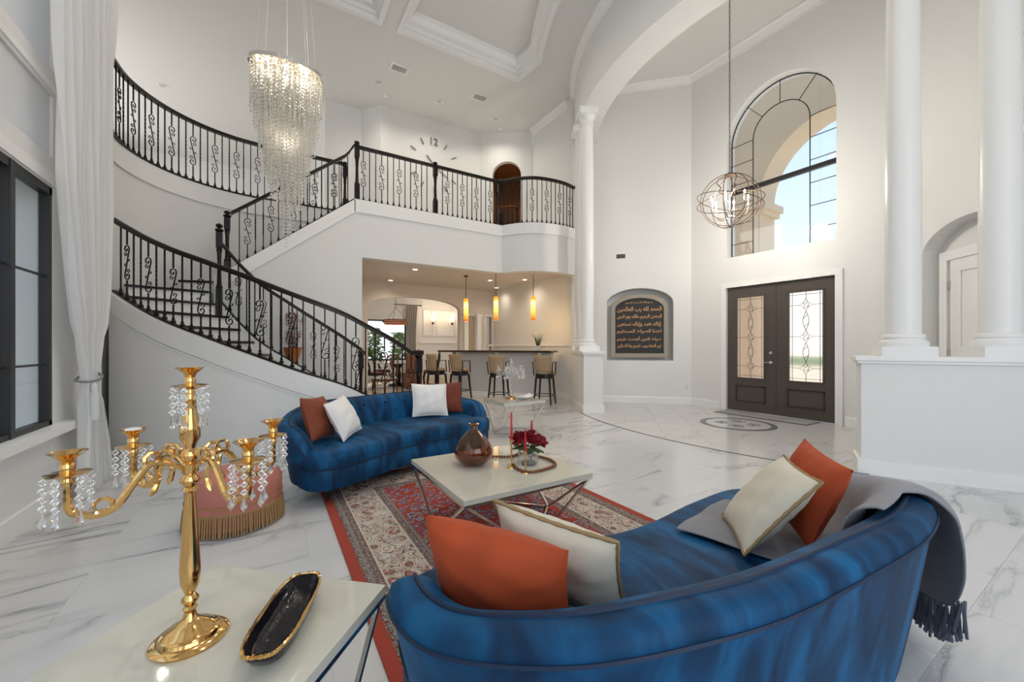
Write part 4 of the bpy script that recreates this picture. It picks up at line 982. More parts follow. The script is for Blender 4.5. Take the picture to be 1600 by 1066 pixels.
def leaf_mesh(L, w, m, name='leaf'):
    b = B(); vs = []
    for u in range(5):
        f = u/4; ww = w*sin(pi*(.08+.9*f)); vs += [(L*f, -ww, -.25*L*f*f), (L*f, 0, .012-.25*L*f*f), (L*f, ww, -.25*L*f*f)]
    b.add(vs, [(u*3+v, u*3+3+v, u*3+4+v, u*3+1+v) for u in range(4) for v in range(2)]); return b.mesh(name, m)
lm = leaf_mesh(.10, .032, LEAF)
for k in range(9): o = link('leaf', lm, fp, (.02*cos(k*.7), .02*sin(k*.7), .115)); o.rotation_euler = (0, random.uniform(-.3, .2), k*.7)
sb = B()
for k in range(7): a = k*2.4; sb.tube([(.02*cos(a), .02*sin(a), .012), (.05*cos(a), .05*sin(a), .16)], .003, 5)
sb.obj('stems', LEAF, fp)
for lab, x, y, h in (('tallest red taper candle in a brass holder', 1.50, 2.45, .40), ('red taper candle in a brass holder at the garland corner', 1.52, 2.30, .30), ('red taper candle behind the red flowers', 1.78, 2.60, .29)):
    t = thing('taper_candle', lab+' on the coffee table', 'candle', (x, y, TZ), 0, 'red taper candles')
    B().lathe([(.001, 0), (.032, 0), (.030, .006), (.006, .010), (.005, h*.42), (.010, h*.44), (.012, h*.50), (.001, h*.50)], n=14).obj('holder', GOLD, t)
    B().lathe([(.0095, h*.46), (.0065, h*.98), (.001, h)], n=10).obj('candle', RED, t)
pd = thing('ceramic_dish', 'white ceramic leaf dish on the far side table', 'dish', (3.26, 4.94, .50), .3)
B().grid(16, 7, lambda a, c: ((a-.5)*.34, (c-.5)*.17*(1-.5*abs(2*a-1)**2), .01+.035*abs(2*a-1)**2+.03*abs(2*c-1)**2), False).obj('bowl', PLATE, pd).modifiers.new('thick', 'SOLIDIFY').thickness = .008

# ------------------------------------------------------------------ CURTAIN
cu = thing('sheer_curtain', 'floor length white sheer curtain tied back beside the left window', 'curtain')
prof_c = [(7.0, 4.15, 5.62, 13), (4.7, 4.22, 5.56, 13), (2.6, 4.32, 5.46, 12), (1.8, 4.50, 5.34, 11), (1.25, 4.70, 5.15, 9), (1.02, 4.80, 5.04, 8), (.80, 4.78, 5.12, 9), (.4, 4.74, 5.34, 10), (.02, 4.72, 5.46, 10)]
def cgrid(a, c):
    z = 7.0-(7.0-.02)*(c**.8); i = 0
    while i < len(prof_c)-2 and prof_c[i+1][0] > z: i += 1
    f = (prof_c[i][0]-z)/(prof_c[i][0]-prof_c[i+1][0]); y0 = prof_c[i][1]+(prof_c[i+1][1]-prof_c[i][1])*f; y1 = prof_c[i][2]+(prof_c[i+1][2]-prof_c[i][2])*f
    amp = .040 if z > 1.4 or z < .8 else .022
    return (-1.33+amp*sin(a*2*pi*9+.6*sin(3*z))+.012*sin(a*41+z), y0+(y1-y0)*a, z)
B().grid(110, 60, cgrid).obj('panel', SHEER, cu, True, 180)
B().tube(smooth_path([(-1.33, 5.06, 1.06), (-1.27, 4.98, 1.03), (-1.26, 4.88, 1.0), (-1.30, 4.79, .99), (-1.38, 4.80, 1.0), (-1.40, 4.95, 1.03), (-1.38, 5.08, 1.06), (-1.46, 5.14, 1.10)], 5), .010, 6).obj('tieback_rope', GREYB, cu)
B().lathe([(.001, .0), (.030, .0), (.034, .05), (.030, .22), (.020, .25), (.024, .27), (.020, .30), (.006, .32)], (-1.27, 4.80, .66), 14).obj('tassel', mat('pale_tassel', (.66, .66, .66), .8), cu)

# ------------------------------------------------------------------ CRYSTAL CHANDELIER over the stairs
ch = thing('crystal_chandelier', 'oval crystal chandelier with cascading strands hanging before the stairs', 'chandelier', (.21, 5.84, 4.80))
EA, EB = .42, .25
pb = B()
vs = []; n = 40
for z, k in ((0, 1), (.05, 1.0), (.05, .0001), (0, .0001)): vs += [(EA*k*cos(2*pi*i/n), EB*k*sin(2*pi*i/n), z) for i in range(n)]
pb.add(vs, [(j*n+i, j*n+(i+1) % n, ((j+1) % 4)*n+(i+1) % n, ((j+1) % 4)*n+i) for j in range(4) for i in range(n)]); pb.obj('canopy_plate', CHROME, ch)
for k in range(8):
    a = k*pi/4; B().tube([(EA*.8*cos(a), EB*.8*sin(a), .05), (EA*.45*cos(a), EB*.45*sin(a), ZC-4.80)], .0015, 4).obj('suspension_wire', SILV, ch)
SM = {}
def strand(nb):
    if nb not in SM:
        b = B().tube([(0, 0, 0), (0, 0, -.045*nb)], .0010, 3)
        for q in range(nb): b.octa((0, 0, -.03-.045*q), .0145, .0155)
        SM[nb] = b.mesh('crystal_strand', CRYSTAL, False)
    return SM[nb]
random.seed(5); cnt = 0; tries = []
while cnt < 225:
    x, y = random.uniform(-1, 1), random.uniform(-1, 1); r_ = hypot(x, y)
    if r_ > .97 or any(hypot(x-p, y-q) < .078 for p, q in tries) and len(tries) < 4000 and random.random() < .97: continue
    tries.append((x, y)); cnt += 1
    L = .30+1.9*max(0, 1-r_)**.72+random.uniform(-.06, .12); o = link('crystal_strand', strand(max(5, int(L/.045))), ch, (x*EA, y*EB, 0), random.uniform(0, 3))
b = B()
for k in range(520):
    a = random.uniform(0, 2*pi); r_ = sqrt(random.random())*.97; b.octa((EA*r_*cos(a), EB*r_*sin(a), -.015-random.random()*.10), .011, .012)
o = b.obj('crystal_cluster', CRYSTAL, ch, False); o['kind'] = 'stuff'
bulb_me = B().ball((0, 0, 0), .016, 8, 6).mesh('bulb', BULB)
for k in range(13):
    a = k*2.4; r_ = sqrt((k+.5)/13)*.88; link('bulb', bulb_me, ch, (EA*r_*cos(a), EB*r_*sin(a), -.02))
for q in (-.22, 0, .22): point('chandelier_light', (q, 0, -.06), 20, (1, .88, .70), .05, ch)
point('chandelier_light', (0, 0, -.9), 3, (1, .90, .75), .12, ch)

# ------------------------------------------------------------------ FOYER GLOBE CHANDELIER
gc = thing('globe_chandelier', 'bronze orb chandelier with candle bulbs hanging in the foyer', 'chandelier', (6.45, 3.69, 3.66))
def ring(R, tx, ty, r=.006, n=48):
    M = Matrix.Rotation(tx, 3, 'X') @ Matrix.Rotation(ty, 3, 'Y'); return B().tube([M @ Vector((R*cos(2*pi*i/n), R*sin(2*pi*i/n), 0)) for i in range(n)], r, 5, True)
for R_, tx, ty in ((.41, pi/2, .3), (.42, pi/2, 1.2), (.40, pi/2, 2.2), (.50, .22, .12), (.49, .28, -.55), (.44, -.5, .9)): ring(R_, tx, ty).obj('orb_ring', BRONZE, gc)
B().lathe([(.001, .0), (.07, .0), (.075, .02), (.02, .05), (.012, .06)], (0, 0, .42), 20).obj('crown', BRONZE, gc)
B().tube([(0, 0, .46), (0, 0, -.28)], .008, 6).obj('stem', SILV, gc)
cb = B(); z = .5
while z < FH-3.66-.02: cb.tube([(.012*cos(a*pi/4)*(1 if int(z*20) % 2 else 0), .012*cos(a*pi/4)*(0 if int(z*20) % 2 else 1), z+.03*sin(a*pi/4)) for a in range(8)], .004, 3, True); z += .05
o = cb.obj('chain', BRONZE, gc); o['kind'] = 'stuff'
for k in range(6):
    a = k*pi/3+.3; P = smooth_path([(.02, 0, -.24), (.12, 0, -.28), (.24, 0, -.22), (.28, 0, -.12), (.28, 0, -.08)], 5)
    arm = B().tube([(x*cos(a), x*sin(a), zz) for x, _, zz in P], .007, 6).obj('arm', BRONZE, gc)
    B().lathe([(.001, -.08), (.03, -.075), (.012, -.06), (.011, .03)], (.28*cos(a), .28*sin(a), 0), 10).obj('candle_sleeve', PLATE, arm)
    B().lathe([(.008, .03), (.015, .05), (.012, .075), (.001, .10)], (.28*cos(a), .28*sin(a), 0), 10).obj('flame_bulb', BULB, arm)
for k in range(3):
    a = k*2*pi/3; B().tube([(x*cos(a), x*sin(a), zz) for x, zz in ((.07, .42), (.16, .40), (.19, .33), (.13, .25), (.15, .17), (.04, .10))], .008, 5).obj('scroll_bracket', BRONZE, gc)
for k in range(10):
    a = k*2*pi/10; link('crystal_drop', drop2, gc, (.08*cos(a), .08*sin(a), -.27))
point('orb_light', (0, 0, .02), 105, (1, .93, .82), .15, gc)

# ------------------------------------------------------------------ FOYER DETAILS
MN = Matrix.Translation((7.95, 5.40, 0)) @ Matrix(((-1/c45, 1/c45, 0, 0), (1/c45, 1/c45, 0, 0), (0, 0, 1, 0), (0, 0, 0, 1)))     # u along the niche wall, t behind it
art = thing('framed_calligraphy', 'gold calligraphy on black in a speckled arched frame', 'wall art')
MA = MN @ Matrix(((1, 0, 0, 0), (0, 0, 1, 0), (0, 1, 0, 0), (0, 0, 0, 1)))                                                     # (u, z, t)
FRM = mat('speckled_frame', (.36, .31, .25), .5, var=.35, vscale=120)
a_o = arch(.47, 1.71, 1.03, 2.20, 2.48); a_i = arch(.56, 1.62, 1.12, 2.14, 2.39)
B().prism(a_o, .10, .20, [a_i]).xf(MA).obj('frame', FRM, art, False)
B().prism(a_i, .15, .19).xf(MA).obj('panel', mat('black_panel', (.012, .010, .009), .4), art, False)
INK = mat('copper_gold_ink', (.62, .33, .14), .4, .5)
FORMS = {'ا': 'FE8D FE8E', 'أ': 'FE83 FE84', 'إ': 'FE87 FE88', 'ب': 'FE8F FE90 FE91 FE92', 'ت': 'FE95 FE96 FE97 FE98', 'ح': 'FEA1 FEA2 FEA3 FEA4', 'د': 'FEA9 FEAA', 'ذ': 'FEAB FEAC', 'ر': 'FEAD FEAE', 'س': 'FEB1 FEB2 FEB3 FEB4', 'ص': 'FEB9 FEBA FEBB FEBC', 'ض': 'FEBD FEBE FEBF FEC0', 'ط': 'FEC1 FEC2 FEC3 FEC4', 'ع': 'FEC9 FECA FECB FECC', 'غ': 'FECD FECE FECF FED0', 'ق': 'FED5 FED6 FED7 FED8', 'ك': 'FED9 FEDA FEDB FEDC', 'ل': 'FEDD FEDE FEDF FEE0', 'م': 'FEE1 FEE2 FEE3 FEE4', 'ن': 'FEE5 FEE6 FEE7 FEE8', 'ه': 'FEE9 FEEA FEEB FEEC', 'و': 'FEED FEEE', 'ي': 'FEF1 FEF2 FEF3 FEF4'}
FORMS = {k: [chr(int(h, 16)) for h in v.split()] for k, v in FORMS.items()}
def shape_ar(txt):
    out = []
    for i, c in enumerate(txt):
        if c not in FORMS: out.append(c); continue
        f = FORMS[c]; p = i > 0 and txt[i-1] in FORMS and len(FORMS[txt[i-1]]) == 4; nx_ = i < len(txt)-1 and txt[i+1] in FORMS and len(f) == 4
        out.append(f[(3 if p else 2) if nx_ else (1 if p else 0)])
    return ''.join(reversed(out))
def text_mesh(txt, w, h, name, m, depth=.004):
    c = bpy.data.curves.new(name, 'FONT'); c.body = txt; c.size = 1; c.extrude = .01; c.offset = .012; o = bpy.data.objects.new(name, c); COL.objects.link(o)
    bpy.context.view_layer.update(); me = bpy.data.meshes.new_from_object(o.evaluated_get(bpy.context.evaluated_depsgraph_get())); bpy.data.objects.remove(o)
    if not len(me.vertices): return None
    xs = [v.co.x for v in me.vertices]; ys = [v.co.y for v in me.vertices]; x0, x1, y0, y1 = min(xs), max(xs), min(ys), max(ys); sx = w/(x1-x0); sy = h/(y1-y0)
    for v in me.vertices: v.co = ((v.co.x-(x1+x0)/2)*sx, (v.co.y-(y1+y0)/2)*sy, v.co.z/.01*depth)
    me.materials.clear(); me.materials.append(m); return me
LINES = [('بسم الله الرحمن الرحيم', .60, .055, 2.285), ('الحمد لله رب العالمين', .98, .125, 2.13), ('الرحمن الرحيم مالك يوم الدين', .98, .12, 1.955), ('إياك نعبد وإياك نستعين', .98, .12, 1.785), ('اهدنا الصراط المستقيم', .98, .12, 1.615), ('صراط الذين أنعمت عليهم', .98, .12, 1.445), ('غير المغضوب عليهم ولا الضالين', .98, .115, 1.28)]
for tx, w_, h_, z in LINES:
    me = text_mesh(shape_ar(tx), w_, h_, 'lettering', INK)
    if me:
        o = link('lettering', me, art)
        o.matrix_world = MN @ Matrix.Translation((1.09, .147, z)) @ Matrix(((-1, 0, 0, 0), (0, 0, -1, 0), (0, 1, 0, 0), (0, 0, 0, 1)))
mt = thing('door_mat', 'black and white woven mat at the front doors', 'mat', (7.66, 3.77, .004), pi/2)
MW = bpy.data.materials.new('black_white_weave'); MW.use_nodes = True; n_, l_ = nt(MW); ck = n_.new('ShaderNodeTexChecker'); ck.inputs['Scale'].default_value = 1; mp_ = n_.new('ShaderNodeMapping'); mp_.inputs['Scale'].default_value = (26, 26, 1); mp_.inputs['Rotation'].default_value = (0, 0, .78)
tc_ = n_.new('ShaderNodeTexCoord'); l_.new(tc_.outputs['Object'], mp_.inputs[0]); l_.new(mp_.outputs[0], ck.inputs[0]); ck.inputs[1].default_value = (.62, .61, .58, 1); ck.inputs[2].default_value = (.04, .04, .05, 1); l_.new(ck.outputs[0], n_['Principled BSDF'].inputs['Base Color']); n_['Principled BSDF'].inputs['Roughness'].default_value = .9
B().bx(-.78, .78, -.24, .24, 0, .010).obj('weave', MW, mt, False); B().prism(rect(-.785, .785, -.245, .245), 0, .011, [rect(-.765, .765, -.225, .225)]).obj('binding', DGRIL, mt, False)
vg = thing('wall_vent', 'small dark return vent high on the angled foyer wall', 'vent')
B().prism(rect(1.38, 1.62, 3.27, 3.41), -.012, 0, [rect(1.40, 1.60, 3.29, 3.39)]).xf(MA).obj('frame', TRIM, vg, False); B().prism(rect(1.40, 1.60, 3.29, 3.39), -.003, 0).xf(MA).obj('backing', DGRIL, vg, False)
for k in range(5): B().prism(rect(1.40, 1.60, 3.297+.02*k, 3.303+.02*k), -.008, -.003).xf(MA).obj('louver', BRONZE, vg, False)
ou = thing('wall_outlet', 'white power outlet low on the angled foyer wall', 'outlet')
B().prism(rect(.06, .13, .32, .44), -.008, 0).xf(MA).obj('cover_plate', PLATE, ou, False); B().prism(rect(.075, .115, .39, .42), -.012, -.008).prism(rect(.075, .115, .34, .37), -.012, -.008).xf(MA).obj('socket_face', GRIL, ou, False)

# ------------------------------------------------------------------ CEILING FITTINGS
def downlight(x, y, z, lab, power, r=.07, lit=True, col=(1, .90, .76)):
    t = thing('recessed_light', lab, 'ceiling light', (x, y, z), 0, 'recessed ceiling lights')
    B().lathe([(r, 0), (r*1.35, -.004), (r*1.35, -.010), (r, -.010), (r*.9, -.002)], n=24, caps=False).obj('trim_ring', TRIM, t)
    B().lathe([(.001, -.003), (r*.92, -.003)], n=20, caps=False).obj('lens', CANL if lit else GRIL, t)
    if power:
        d = bpy.data.lights.new('recessed_light_lamp', 'SPOT'); d.energy = power; d.color = col; d.spot_size = radians(150); d.spot_blend = 1; d.shadow_soft_size = .08
        link('recessed_light_lamp', d, t, (0, 0, -.02))
for x, y, lab in ((2.11, 9.16, 'recessed ceiling light above the balcony, leftmost of three'), (3.53, 9.11, 'recessed ceiling light above the balcony, middle of three'), (5.06, 9.06, 'recessed ceiling light above the balcony near the arched opening'), (-2.03, 11.85, 'recessed ceiling light over the loft behind the curved gallery')): downlight(x, y, ZC, lab, 70, .075, False)
downlight(3.35, 6.12, ZC+.33, 'recessed light inside the large ceiling tray', 110, .09, False)
for x, y, lab in ((2.7, 3.4, 'added unseen tray light above the coffee table'), (2.5, .6, 'added unseen tray light above the near sofa'), (.5, 5.6, 'added unseen light in the smaller tray near the chandelier'), (.5, 2.6, 'added unseen light in the smaller tray above the side table')): downlight(x, y, ZC+.33, lab, 100, .09, False)  # four extra recessed lights added out of view to brighten the room
for x, y, lab in ((2.39, 8.48, 'ceiling air vent nearer the chandelier'), (4.30, 8.46, 'ceiling air vent nearer the arched opening')):
    t = thing('ceiling_vent', lab, 'vent', (x, y, ZC), 0, 'ceiling air vents'); B().prism(rect(-.19, .19, -.13, .13), -.012, 0, [rect(-.15, .15, -.09, .09)]).obj('frame', TRIM, t, False); B().bx(-.15, .15, -.09, .09, -.003, 0).obj('backing', DGRIL, t, False)
    for k in range(6): B().bx(-.15, .15, -.085+.03*k, -.068+.03*k, -.010, -.003).obj('slat', GRIL, t, False)
for x, y, lab in ((2.40, 9.59, 'smoke detector on the ceiling before the clock wall'), (5.38, 9.40, 'smoke detector on the ceiling above the arched opening')):
    t = thing('smoke_detector', lab, 'smoke detector', (x, y, ZC)); B().lathe([(.07, 0), (.07, -.02), (.05, -.04), (.001, -.042)], n=20).obj('body', TRIM, t); B().lathe([(.02, -.041), (.018, -.048), (.001, -.048)], n=10).obj('sensor_cap', GRIL, t)
for x, y, p, lab in ((2.89, 8.96, 26, 'front left kitchen downlight'), (2.81, 10.80, 22, 'kitchen downlight before the dining arch'), (5.09, 9.40, 26, 'kitchen downlight behind the middle pendant'), (5.90, 10.5, 20, 'kitchen downlight in the far right corner'), (5.82, 8.83, 24, 'kitchen downlight beside the right pendant')): downlight(x, y, 3.05, lab, p, .06, True, (1, .84, .64))
t = thing('ceiling_vent', 'kitchen ceiling vent beside the middle pendant', 'vent', (4.31, 8.37, 3.05)); B().bx(-.16, .16, -.08, .08, -.010, 0).obj('frame', GRIL, t, False)
for k in range(4): B().bx(-.14, .14, -.06+.033*k, -.045+.033*k, -.014, -.010).obj('slat', DGRIL, t, False)
t = thing('motion_sensor', 'white motion sensor at the right end of the bowed balcony', 'sensor', (6.1, 7.10, 2.84)); B().box((0, 0, 0), (.07, .06, .11)).obj('case', PLATE, t, False); B().ball((0, -.03, -.01), .025, 10, 6).obj('lens', TRIM, t)
hx, hy = HP(.78, 1.0); downlight(hx, hy, 6.85, 'bright downlight inside the arched upper hallway', 110, .07, True, (1, .74, .45))
cab = thing('hall_cabinet', 'dark wood cabinet in the upper hallway', 'cabinet', (*HP(.50, 2.2), 3.9), atan2(uy, ux)); B().box((0, 0, .955), (.55, .5, 1.88)).obj('body', CARVED, cab, False); B().box((0, -.265, .95), (.50, .02, 1.8)).obj('door', mat('dark_cabinet_door', (.05, .02, .01), .4), cab, False); B().box((0, 0, 1.93), (.62, .56, .06)).obj('cornice', CARVED, cab, False)
# wall clock: loose markers and hands
ck_ = thing('wall_clock', 'frameless wall clock of loose grey markers on the upper wall', 'clock', (3.72, 9.965, 6.02))
CLK = mat('clock_grey', (.22, .22, .21), .4)
for hh in range(12):
    a = pi/2-hh*pi/6
    if hh == 0:
        me = text_mesh('12', .20, .18, 'numeral', CLK)
        if me: o = link('numeral', me, ck_); o.location = (0, -.02, .62); o.rotation_euler = (pi/2, 0, 0)
    else:
        o = B().box((0, 0, 0), (.16, .012, .03)).obj('hour_marker', CLK, ck_, False); o.location = (.64*cos(a), -.01, .64*sin(a)); o.rotation_euler = (0, -a, 0)
for L_, a, wd in ((.30, 2.3, .03), (.44, -.6, .02)): o = B().bx(0, L_, -.006, .006, -wd/2, wd/2).obj('hand', CLK, ck_, False); o.location = (0, -.015, 0); o.rotation_euler = (0, -a, 0)

# ------------------------------------------------------------------ BAR
BA = atan2(7.35-10.0, 6.02-4.05); bd = Vector((cos(BA), sin(BA), 0)); bn = Vector((-bd.y, bd.x, 0))
bar = thing('bar_counter', 'raised bar with dark top and grey panel front', 'bar', (4.05, 10.0, 0), BA)
BLn = 2.86
B().bx(.25, BLn+.1, -.06, .10, 0, 1.13).obj('front_panel', GREYBAR, bar, False); B().bx(.25, BLn+.1, -.075, -.06, 0, .13).obj('skirting', TRIM, bar, False)
B().bx(-.05, BLn+.15, -.30, .30, 1.13, 1.175).obj('counter_top', CTOP, bar, False)
for u in (.5, 1.6, 2.7): B().prism([(-.28, 1.13), (-.06, 1.13), (-.06, .90)], u-.02, u+.02).xf(Matrix(((0, 0, 1, 0), (1, 0, 0, 0), (0, 1, 0, 0), (0, 0, 0, 1)))).obj('bracket', TRIM, bar, False)
pt_ = thing('potted_grass', 'spiky green grass in a white pot on the bar', 'plant', tuple(Vector((4.05, 10, 1.175))+bd*2.60+bn*-.02)); B().lathe([(.001, 0), (.06, 0), (.075, .12), (.068, .12), (.055, .02), (.001, .02)], n=18, caps=False).obj('pot', PLATE, pt_)
random.seed(3)
for k in range(34):
    a = random.uniform(0, 6.28); s_ = random.uniform(.06, .22); hgt = random.uniform(.2, .36)
    B().tube([(.02*cos(a), .02*sin(a), .08), (.02*cos(a)+s_*.35*cos(a), .02*sin(a)+s_*.35*sin(a), .08+hgt*.65), (s_*cos(a), s_*sin(a), .08+hgt)], [.006, .005, .001], 3).obj('blade', LEAF, pt_)
PEND = bpy.data.materials.new('amber_pendant_glass'); PEND.use_nodes = True; n_, l_ = nt(PEND); p_ = n_['Principled BSDF']; tc_ = n_.new('ShaderNodeTexCoord'); sp_ = n_.new('ShaderNodeSeparateXYZ'); l_.new(tc_.outputs['Generated'], sp_.inputs[0])
rp_ = ramp(n_, [(0, (.16, .05, .01)), (.12, (.80, .26, .02)), (.45, (1, .62, .14)), (.72, (1, .82, .40)), (.88, (.90, .34, .03)), (1, (.85, .27, .02))]); l_.new(sp_.outputs['Z'], rp_.inputs[0]); l_.new(rp_.outputs[0], p_.inputs['Emission Color']); l_.new(rp_.outputs[0], p_.inputs['Base Color']); p_.inputs['Emission Strength'].default_value = 1.0
for x, y, lab in ((4.24, 9.11, 'amber glass pendant over the bar, farthest left'), (4.67, 8.34, 'amber glass pendant over the middle of the bar'), (5.43, 7.87, 'amber glass pendant over the right end of the bar')):
    t = thing('pendant_light', lab, 'pendant light', (x, y, 3.05), 0, 'amber pendants over the bar')
    B().lathe([(.001, 0), (.06, 0), (.062, -.012), (.03, -.03), (.010, -.05)], n=18, caps=False).obj('canopy', BRONZE, t); B().tube([(0, 0, -.03), (0, 0, -.60)], .008, 6).obj('rod', BRONZE, t)
    B().lathe([(.055, 0), (.058, .05), (.058, .54), (.04, .565), (.02, .57)], (0, 0, -1.14), 24, False).obj('glass_shade', PEND, t); point('pendant_lamp', (0, 0, -1.20), 8, (1, .66, .30), .05, t)
# stools
def stool_parts(t):
    for sx in (-1, 1):
        for sy in (-1, 1): B().tube([(sx*.15, sy*.15, .60), (sx*.17, sy*.17, .3), (sx*.20, sy*.20, 0)], [.027, .024, .019], 4).obj('leg', BLKW, t, False)
    B().tube([(.185*cos(a*D2)*1.25, .185*sin(a*D2)*1.25, .20) for a in range(0, 360, 30)], .010, 5, True).obj('foot_ring', BLKW, t)
    B().prism([(.21*cos(a*D2), .21*sin(a*D2)) for a in range(0, 360, 20)], .575, .67).obj('seat_frame', BLKW, t)
    B().lathe([(.001, .67), (.19, .67), (.21, .695), (.20, .725), (.12, .74), (.001, .742)], n=24, caps=False).obj('seat_pad', TANF, t)
    B().grid(9, 7, lambda a, c: ((a-.5)*(.34+.08*c), -.20-.05*c+.10*(2*a-1)**2*.6, .70+.38*c)).obj('backrest', TANF, t).modifiers.new('thick', 'SOLIDIFY').thickness = .045
    for s in (-1, 1):
        B().tube([(s*.205, -.14, .64), (s*.225, -.17, .93), (s*.225, .10, .93), (s*.205, .14, .64)], .015, 4).obj('arm_rest', BLKW, t, False)
SL = [(3.63, 9.52, 20, 'tan bar stool at the far left end, beside the stair newel'), (4.03, 9.0, 28, 'tan bar stool second from the left, turned to the bar'), (4.53, 7.95, 45, 'tan bar stool behind the crystal candelabra'), (5.26, 7.17, 40, 'tan bar stool at the right end of the bar')]
st0 = None
for x, y, off_, lab in SL:
    rz = BA+radians(off_)-radians(40)
    if st0 is None: st0 = thing('bar_stool', lab, 'bar stool', (x, y, 0), rz, 'tan bar stools'); stool_parts(st0); o = st0
    else: o = copy_tree(st0); o['label'] = lab; o.location = (x, y, 0); o.rotation_euler = (0, 0, rz)

# ------------------------------------------------------------------ URN behind the inner railing
ur = thing('flower_urn', 'tall stand with orange urn of pale pink blossoms beyond the stairs', 'urn', (.36, 7.60, 0))
B().lathe([(.12, 0), (.12, .03), (.04, .06), (.035, .80), (.09, .84), (.09, .87)], n=18).obj('stand', CARVED, ur); B().lathe([(.03, .87), (.07, .88), (.05, .93), (.085, 1.08), (.135, 1.24), (.145, 1.27), (.125, 1.27), (.09, 1.10), (.001, .95)], n=22, caps=False).obj('vase', ORANGE, ur)
random.seed(9); sb = B(); 
for k in range(22):
    a = random.uniform(0, 6.28); r_ = random.uniform(.02, .13); h_ = random.uniform(1.42, 1.84); sb.tube([(0, 0, 1.05), (r_*.5*cos(a), r_*.4*sin(a)-.0, 1.3), (r_*cos(a), r_*.8*sin(a), h_)], .003, 3)
    b = B()
    for q in range(7): aa = random.uniform(0, 6.28); b.octa((.025*cos(aa), .025*sin(aa), random.uniform(-.03, .03)), .020, .016)
    o = b.obj('blossom', BLOSSOM, ur); o.location = (r_*cos(a), r_*.8*sin(a), h_); o['kind'] = 'stuff'
sb.obj('stems', CARVED, ur)

# ------------------------------------------------------------------ DINING ROOM
dt = thing('dining_table', 'round dark dining table with pale top beyond the kitchen', 'table', (3.6, 12.9, 0)); B().lathe([(.001, .73), (.66, .73), (.68, .75), (.66, .77), (.001, .77)], n=32).obj('top', mat('pale_table_top', (.80, .76, .70), .2), dt); B().lathe([(.34, 0), (.30, .05), (.08, .12), (.10, .35), (.07, .55), (.20, .72)], n=20).obj('pedestal', BLKW, dt)
def dchair(lab, x, y, rz, kind):
    t = thing('dining_chair', lab, 'chair', (x, y, 0), rz); m = CARVED if kind != 'black' else BLKW
    if kind == 'skirt':
        B().box((0, 0, .26), (.50, .48, .40), 0, .95).obj('seat', BROWNL, t, False); B().grid(7, 6, lambda a, c: ((a-.5)*.48, -.22-.06*c, .45+.62*c)).obj('backrest', BROWNL, t).modifiers.new('thick', 'SOLIDIFY').thickness = .07
        for sx in (-1, 1):
            for sy in (-1, 1): B().box((sx*.2, sy*.19, .03), (.04, .04, .06)).obj('leg', BLKW, t, False)
        return
    for sx in (-1, 1):
        B().tube([(sx*.19, .19, .42), (sx*.21, .22, .25), (sx*.19, .20, 0)], [.026, .02, .016], 5).obj('leg', m, t); B().tube([(sx*.18, -.19, .42), (sx*.20, -.24, 0)], .018, 5).obj('leg', m, t)
        B().tube([(sx*.19, -.19, .42), (sx*.21, -.24, .75), (sx*.16, -.28, 1.02)], .019, 5).obj('back_post', m, t)
    B().box((0, 0, .43), (.46, .46, .05)).obj('seat_rail', m, t, False); B().box((0, 0, .475), (.42, .42, .05)).obj('seat', PLATE if kind == 'carved' else BROWNL, t, False)
    B().tube([(-.17, -.28, 1.0), (-.08, -.29, 1.06), (0, -.29, 1.03), (.08, -.29, 1.06), (.17, -.28, 1.0)], .024, 6).obj('crest_rail', m, t); B().tube([(0, -.22, .48), (.05, -.25, .65), (-.04, -.27, .85), (0, -.29, 1.02)], [.05, .03, .045, .03], 5).obj('splat', m, t)
dchair('carved brown chair with white seat nearest the stair newel', 2.55, 10.35, .5, 'carved'); dchair('skirted brown leather chair at the near side of the dining table', 3.75, 11.95, 0, 'skirt')
dchair('black dining chair at the left of the dining table', 2.75, 12.4, -1.0, 'black'); dchair('black dining chair behind the dining table', 3.3, 13.8, pi, 'black'); dchair('black dining chair at the right of the dining table', 4.55, 12.5, 1.3, 'black')
dl = thing('dining_chandelier', 'round rattan coloured chandelier over the dining table', 'chandelier', (3.55, 13.0, 2.0))
for R_, z in ((.34, 0), (.40, .06), (.36, .12)): B().tube([(R_*cos(2*pi*i/28), R_*sin(2*pi*i/28), z) for i in range(28)], .022, 5, True).obj('ring', BROWNL, dl)
for k in range(10): a = k*2*pi/10; B().tube([(.34*cos(a), .34*sin(a), 0), (.40*cos(a), .40*sin(a), .06), (.36*cos(a), .36*sin(a), .12)], .012, 4).obj('slat', BROWNL, dl)
for k in range(3): a = k*2*pi/3; B().tube([(.36*cos(a), .36*sin(a), .12), (0, 0, .55)], .006, 4).obj('hanger', BRONZE, dl)
B().tube([(0, 0, .55), (0, 0, 1.2)], .008, 5).obj('rod', BRONZE, dl); point('dining_light', (0, 0, .05), 14, (1, .85, .68), .1, dl); point('dining_light', (2.2, .4, .75), 16, (1, .9, .78), .25, dl)  # second point light is extra fill, away from any fixture
dc = thing('striped_curtain', 'grey and beige curtain on a rod by the dining window', 'curtain')
B().grid(40, 12, lambda a, c: (4.45+(.44-.10*sin(pi*c))*a+.03*sin(pi*c), 14.86+.045*sin(a*2*pi*5), 2.80-2.72*c)).obj('panel', DRAPE, dc, True, 180); B().tube([(4.0, 14.88, 2.83), (5.0, 14.88, 2.83)], .014, 6).obj('rod', WFRAME, dc); B().ball((5.02, 14.88, 2.83), .035).obj('finial', WFRAME, dc)
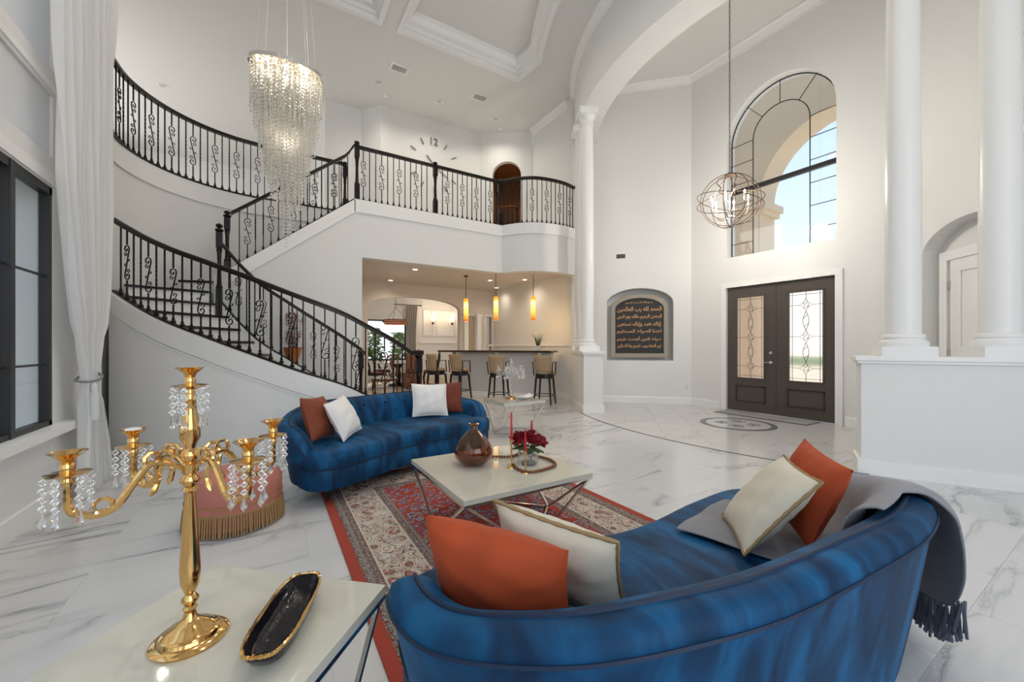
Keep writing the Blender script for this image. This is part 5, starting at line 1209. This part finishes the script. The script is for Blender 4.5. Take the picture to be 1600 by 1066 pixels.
for x, lab in ((5.55, 'wall sconce with flame shade, left of two in the dining room'), (6.36, 'wall sconce with flame shade, right of two in the dining room')):
    t = thing('wall_sconce', lab, 'sconce', (x, 14.98, 2.18), 0, 'dining room sconces'); B().lathe([(.05, 0), (.04, .03), (.001, .04)], n=14).xf(Matrix.Rotation(pi/2, 4, 'X')).obj('back_plate', BRONZE, t); B().tube(smooth_path([(0, -.03, 0), (-.02, -.10, -.06), (-.04, -.16, -.02), (-.05, -.17, .06)], 5), .010, 6).obj('arm', BRONZE, t)
    B().lathe([(.03, .06), (.085, .12), (.09, .18), (.05, .30), (.012, .42)], (-.05, -.17, 0), 16, False).obj('shade', SCON, t); point('sconce_lamp', (-.05, -.30, .25), 5, (1, .74, .48), .05, t)
for x, lab in ((5.22, 'left white square column beside the kitchen arch'), (5.66, 'right white square column beside the kitchen arch')):
    t = thing('square_column', lab, 'column', (x, 11.24, 0)); B().box((0, 0, 1.1), (.14, .14, 2.2)).obj('shaft', TRIM, t, False); B().box((0, 0, 2.24), (.2, .2, .08)).obj('capital', TRIM, t, False); B().box((0, 0, .06), (.18, .18, .12)).obj('base', TRIM, t, False)
# shrubs outside the dining window
random.seed(4)
for k in range(9):
    x = -.8+k*1.12; t = thing('garden_shrub', 'leafy green shrub outside the dining window, number %s from the left' % ['first', 'second', 'third', 'fourth', 'fifth', 'sixth', 'seventh', 'eighth', 'ninth'][k], 'shrub', (x+random.uniform(-.1, .1), 17.2+random.uniform(-.2, .3), -.15), 0, 'shrubs outside the dining window')
    t['label'] = 'leafy green shrub outside the dining window, %s from the left' % ['first', 'second', 'third', 'fourth', 'fifth', 'sixth', 'seventh', 'eighth', 'ninth'][k]
    b = B(); hgt = random.uniform(1.3, 2.2)
    for q in range(900):
        a, e = random.uniform(0, 6.28), random.uniform(0, 1); r_ = .46*sqrt(random.random())*(1-.5*e); s_ = random.uniform(.05, .12); c = (r_*cos(a), r_*sin(a), .25+hgt*e); d_ = random.uniform(0, 6.28)
        b.add([c, (c[0]+s_*cos(d_), c[1]+s_*sin(d_), c[2]+s_*.5), (c[0]+s_*1.6*cos(d_+.4), c[1]+s_*1.6*sin(d_+.4), c[2]+s_*.2), (c[0]+s_*cos(d_+.9), c[1]+s_*sin(d_+.9), c[2]-s_*.3)], [(0, 1, 2, 3)])
    o = b.obj('foliage', LEAF2, t, False); o['kind'] = 'stuff'; B().tube([(0, 0, 0), (.02, 0, hgt*.8)], [.03, .01], 5).obj('stem', CARVED, t)
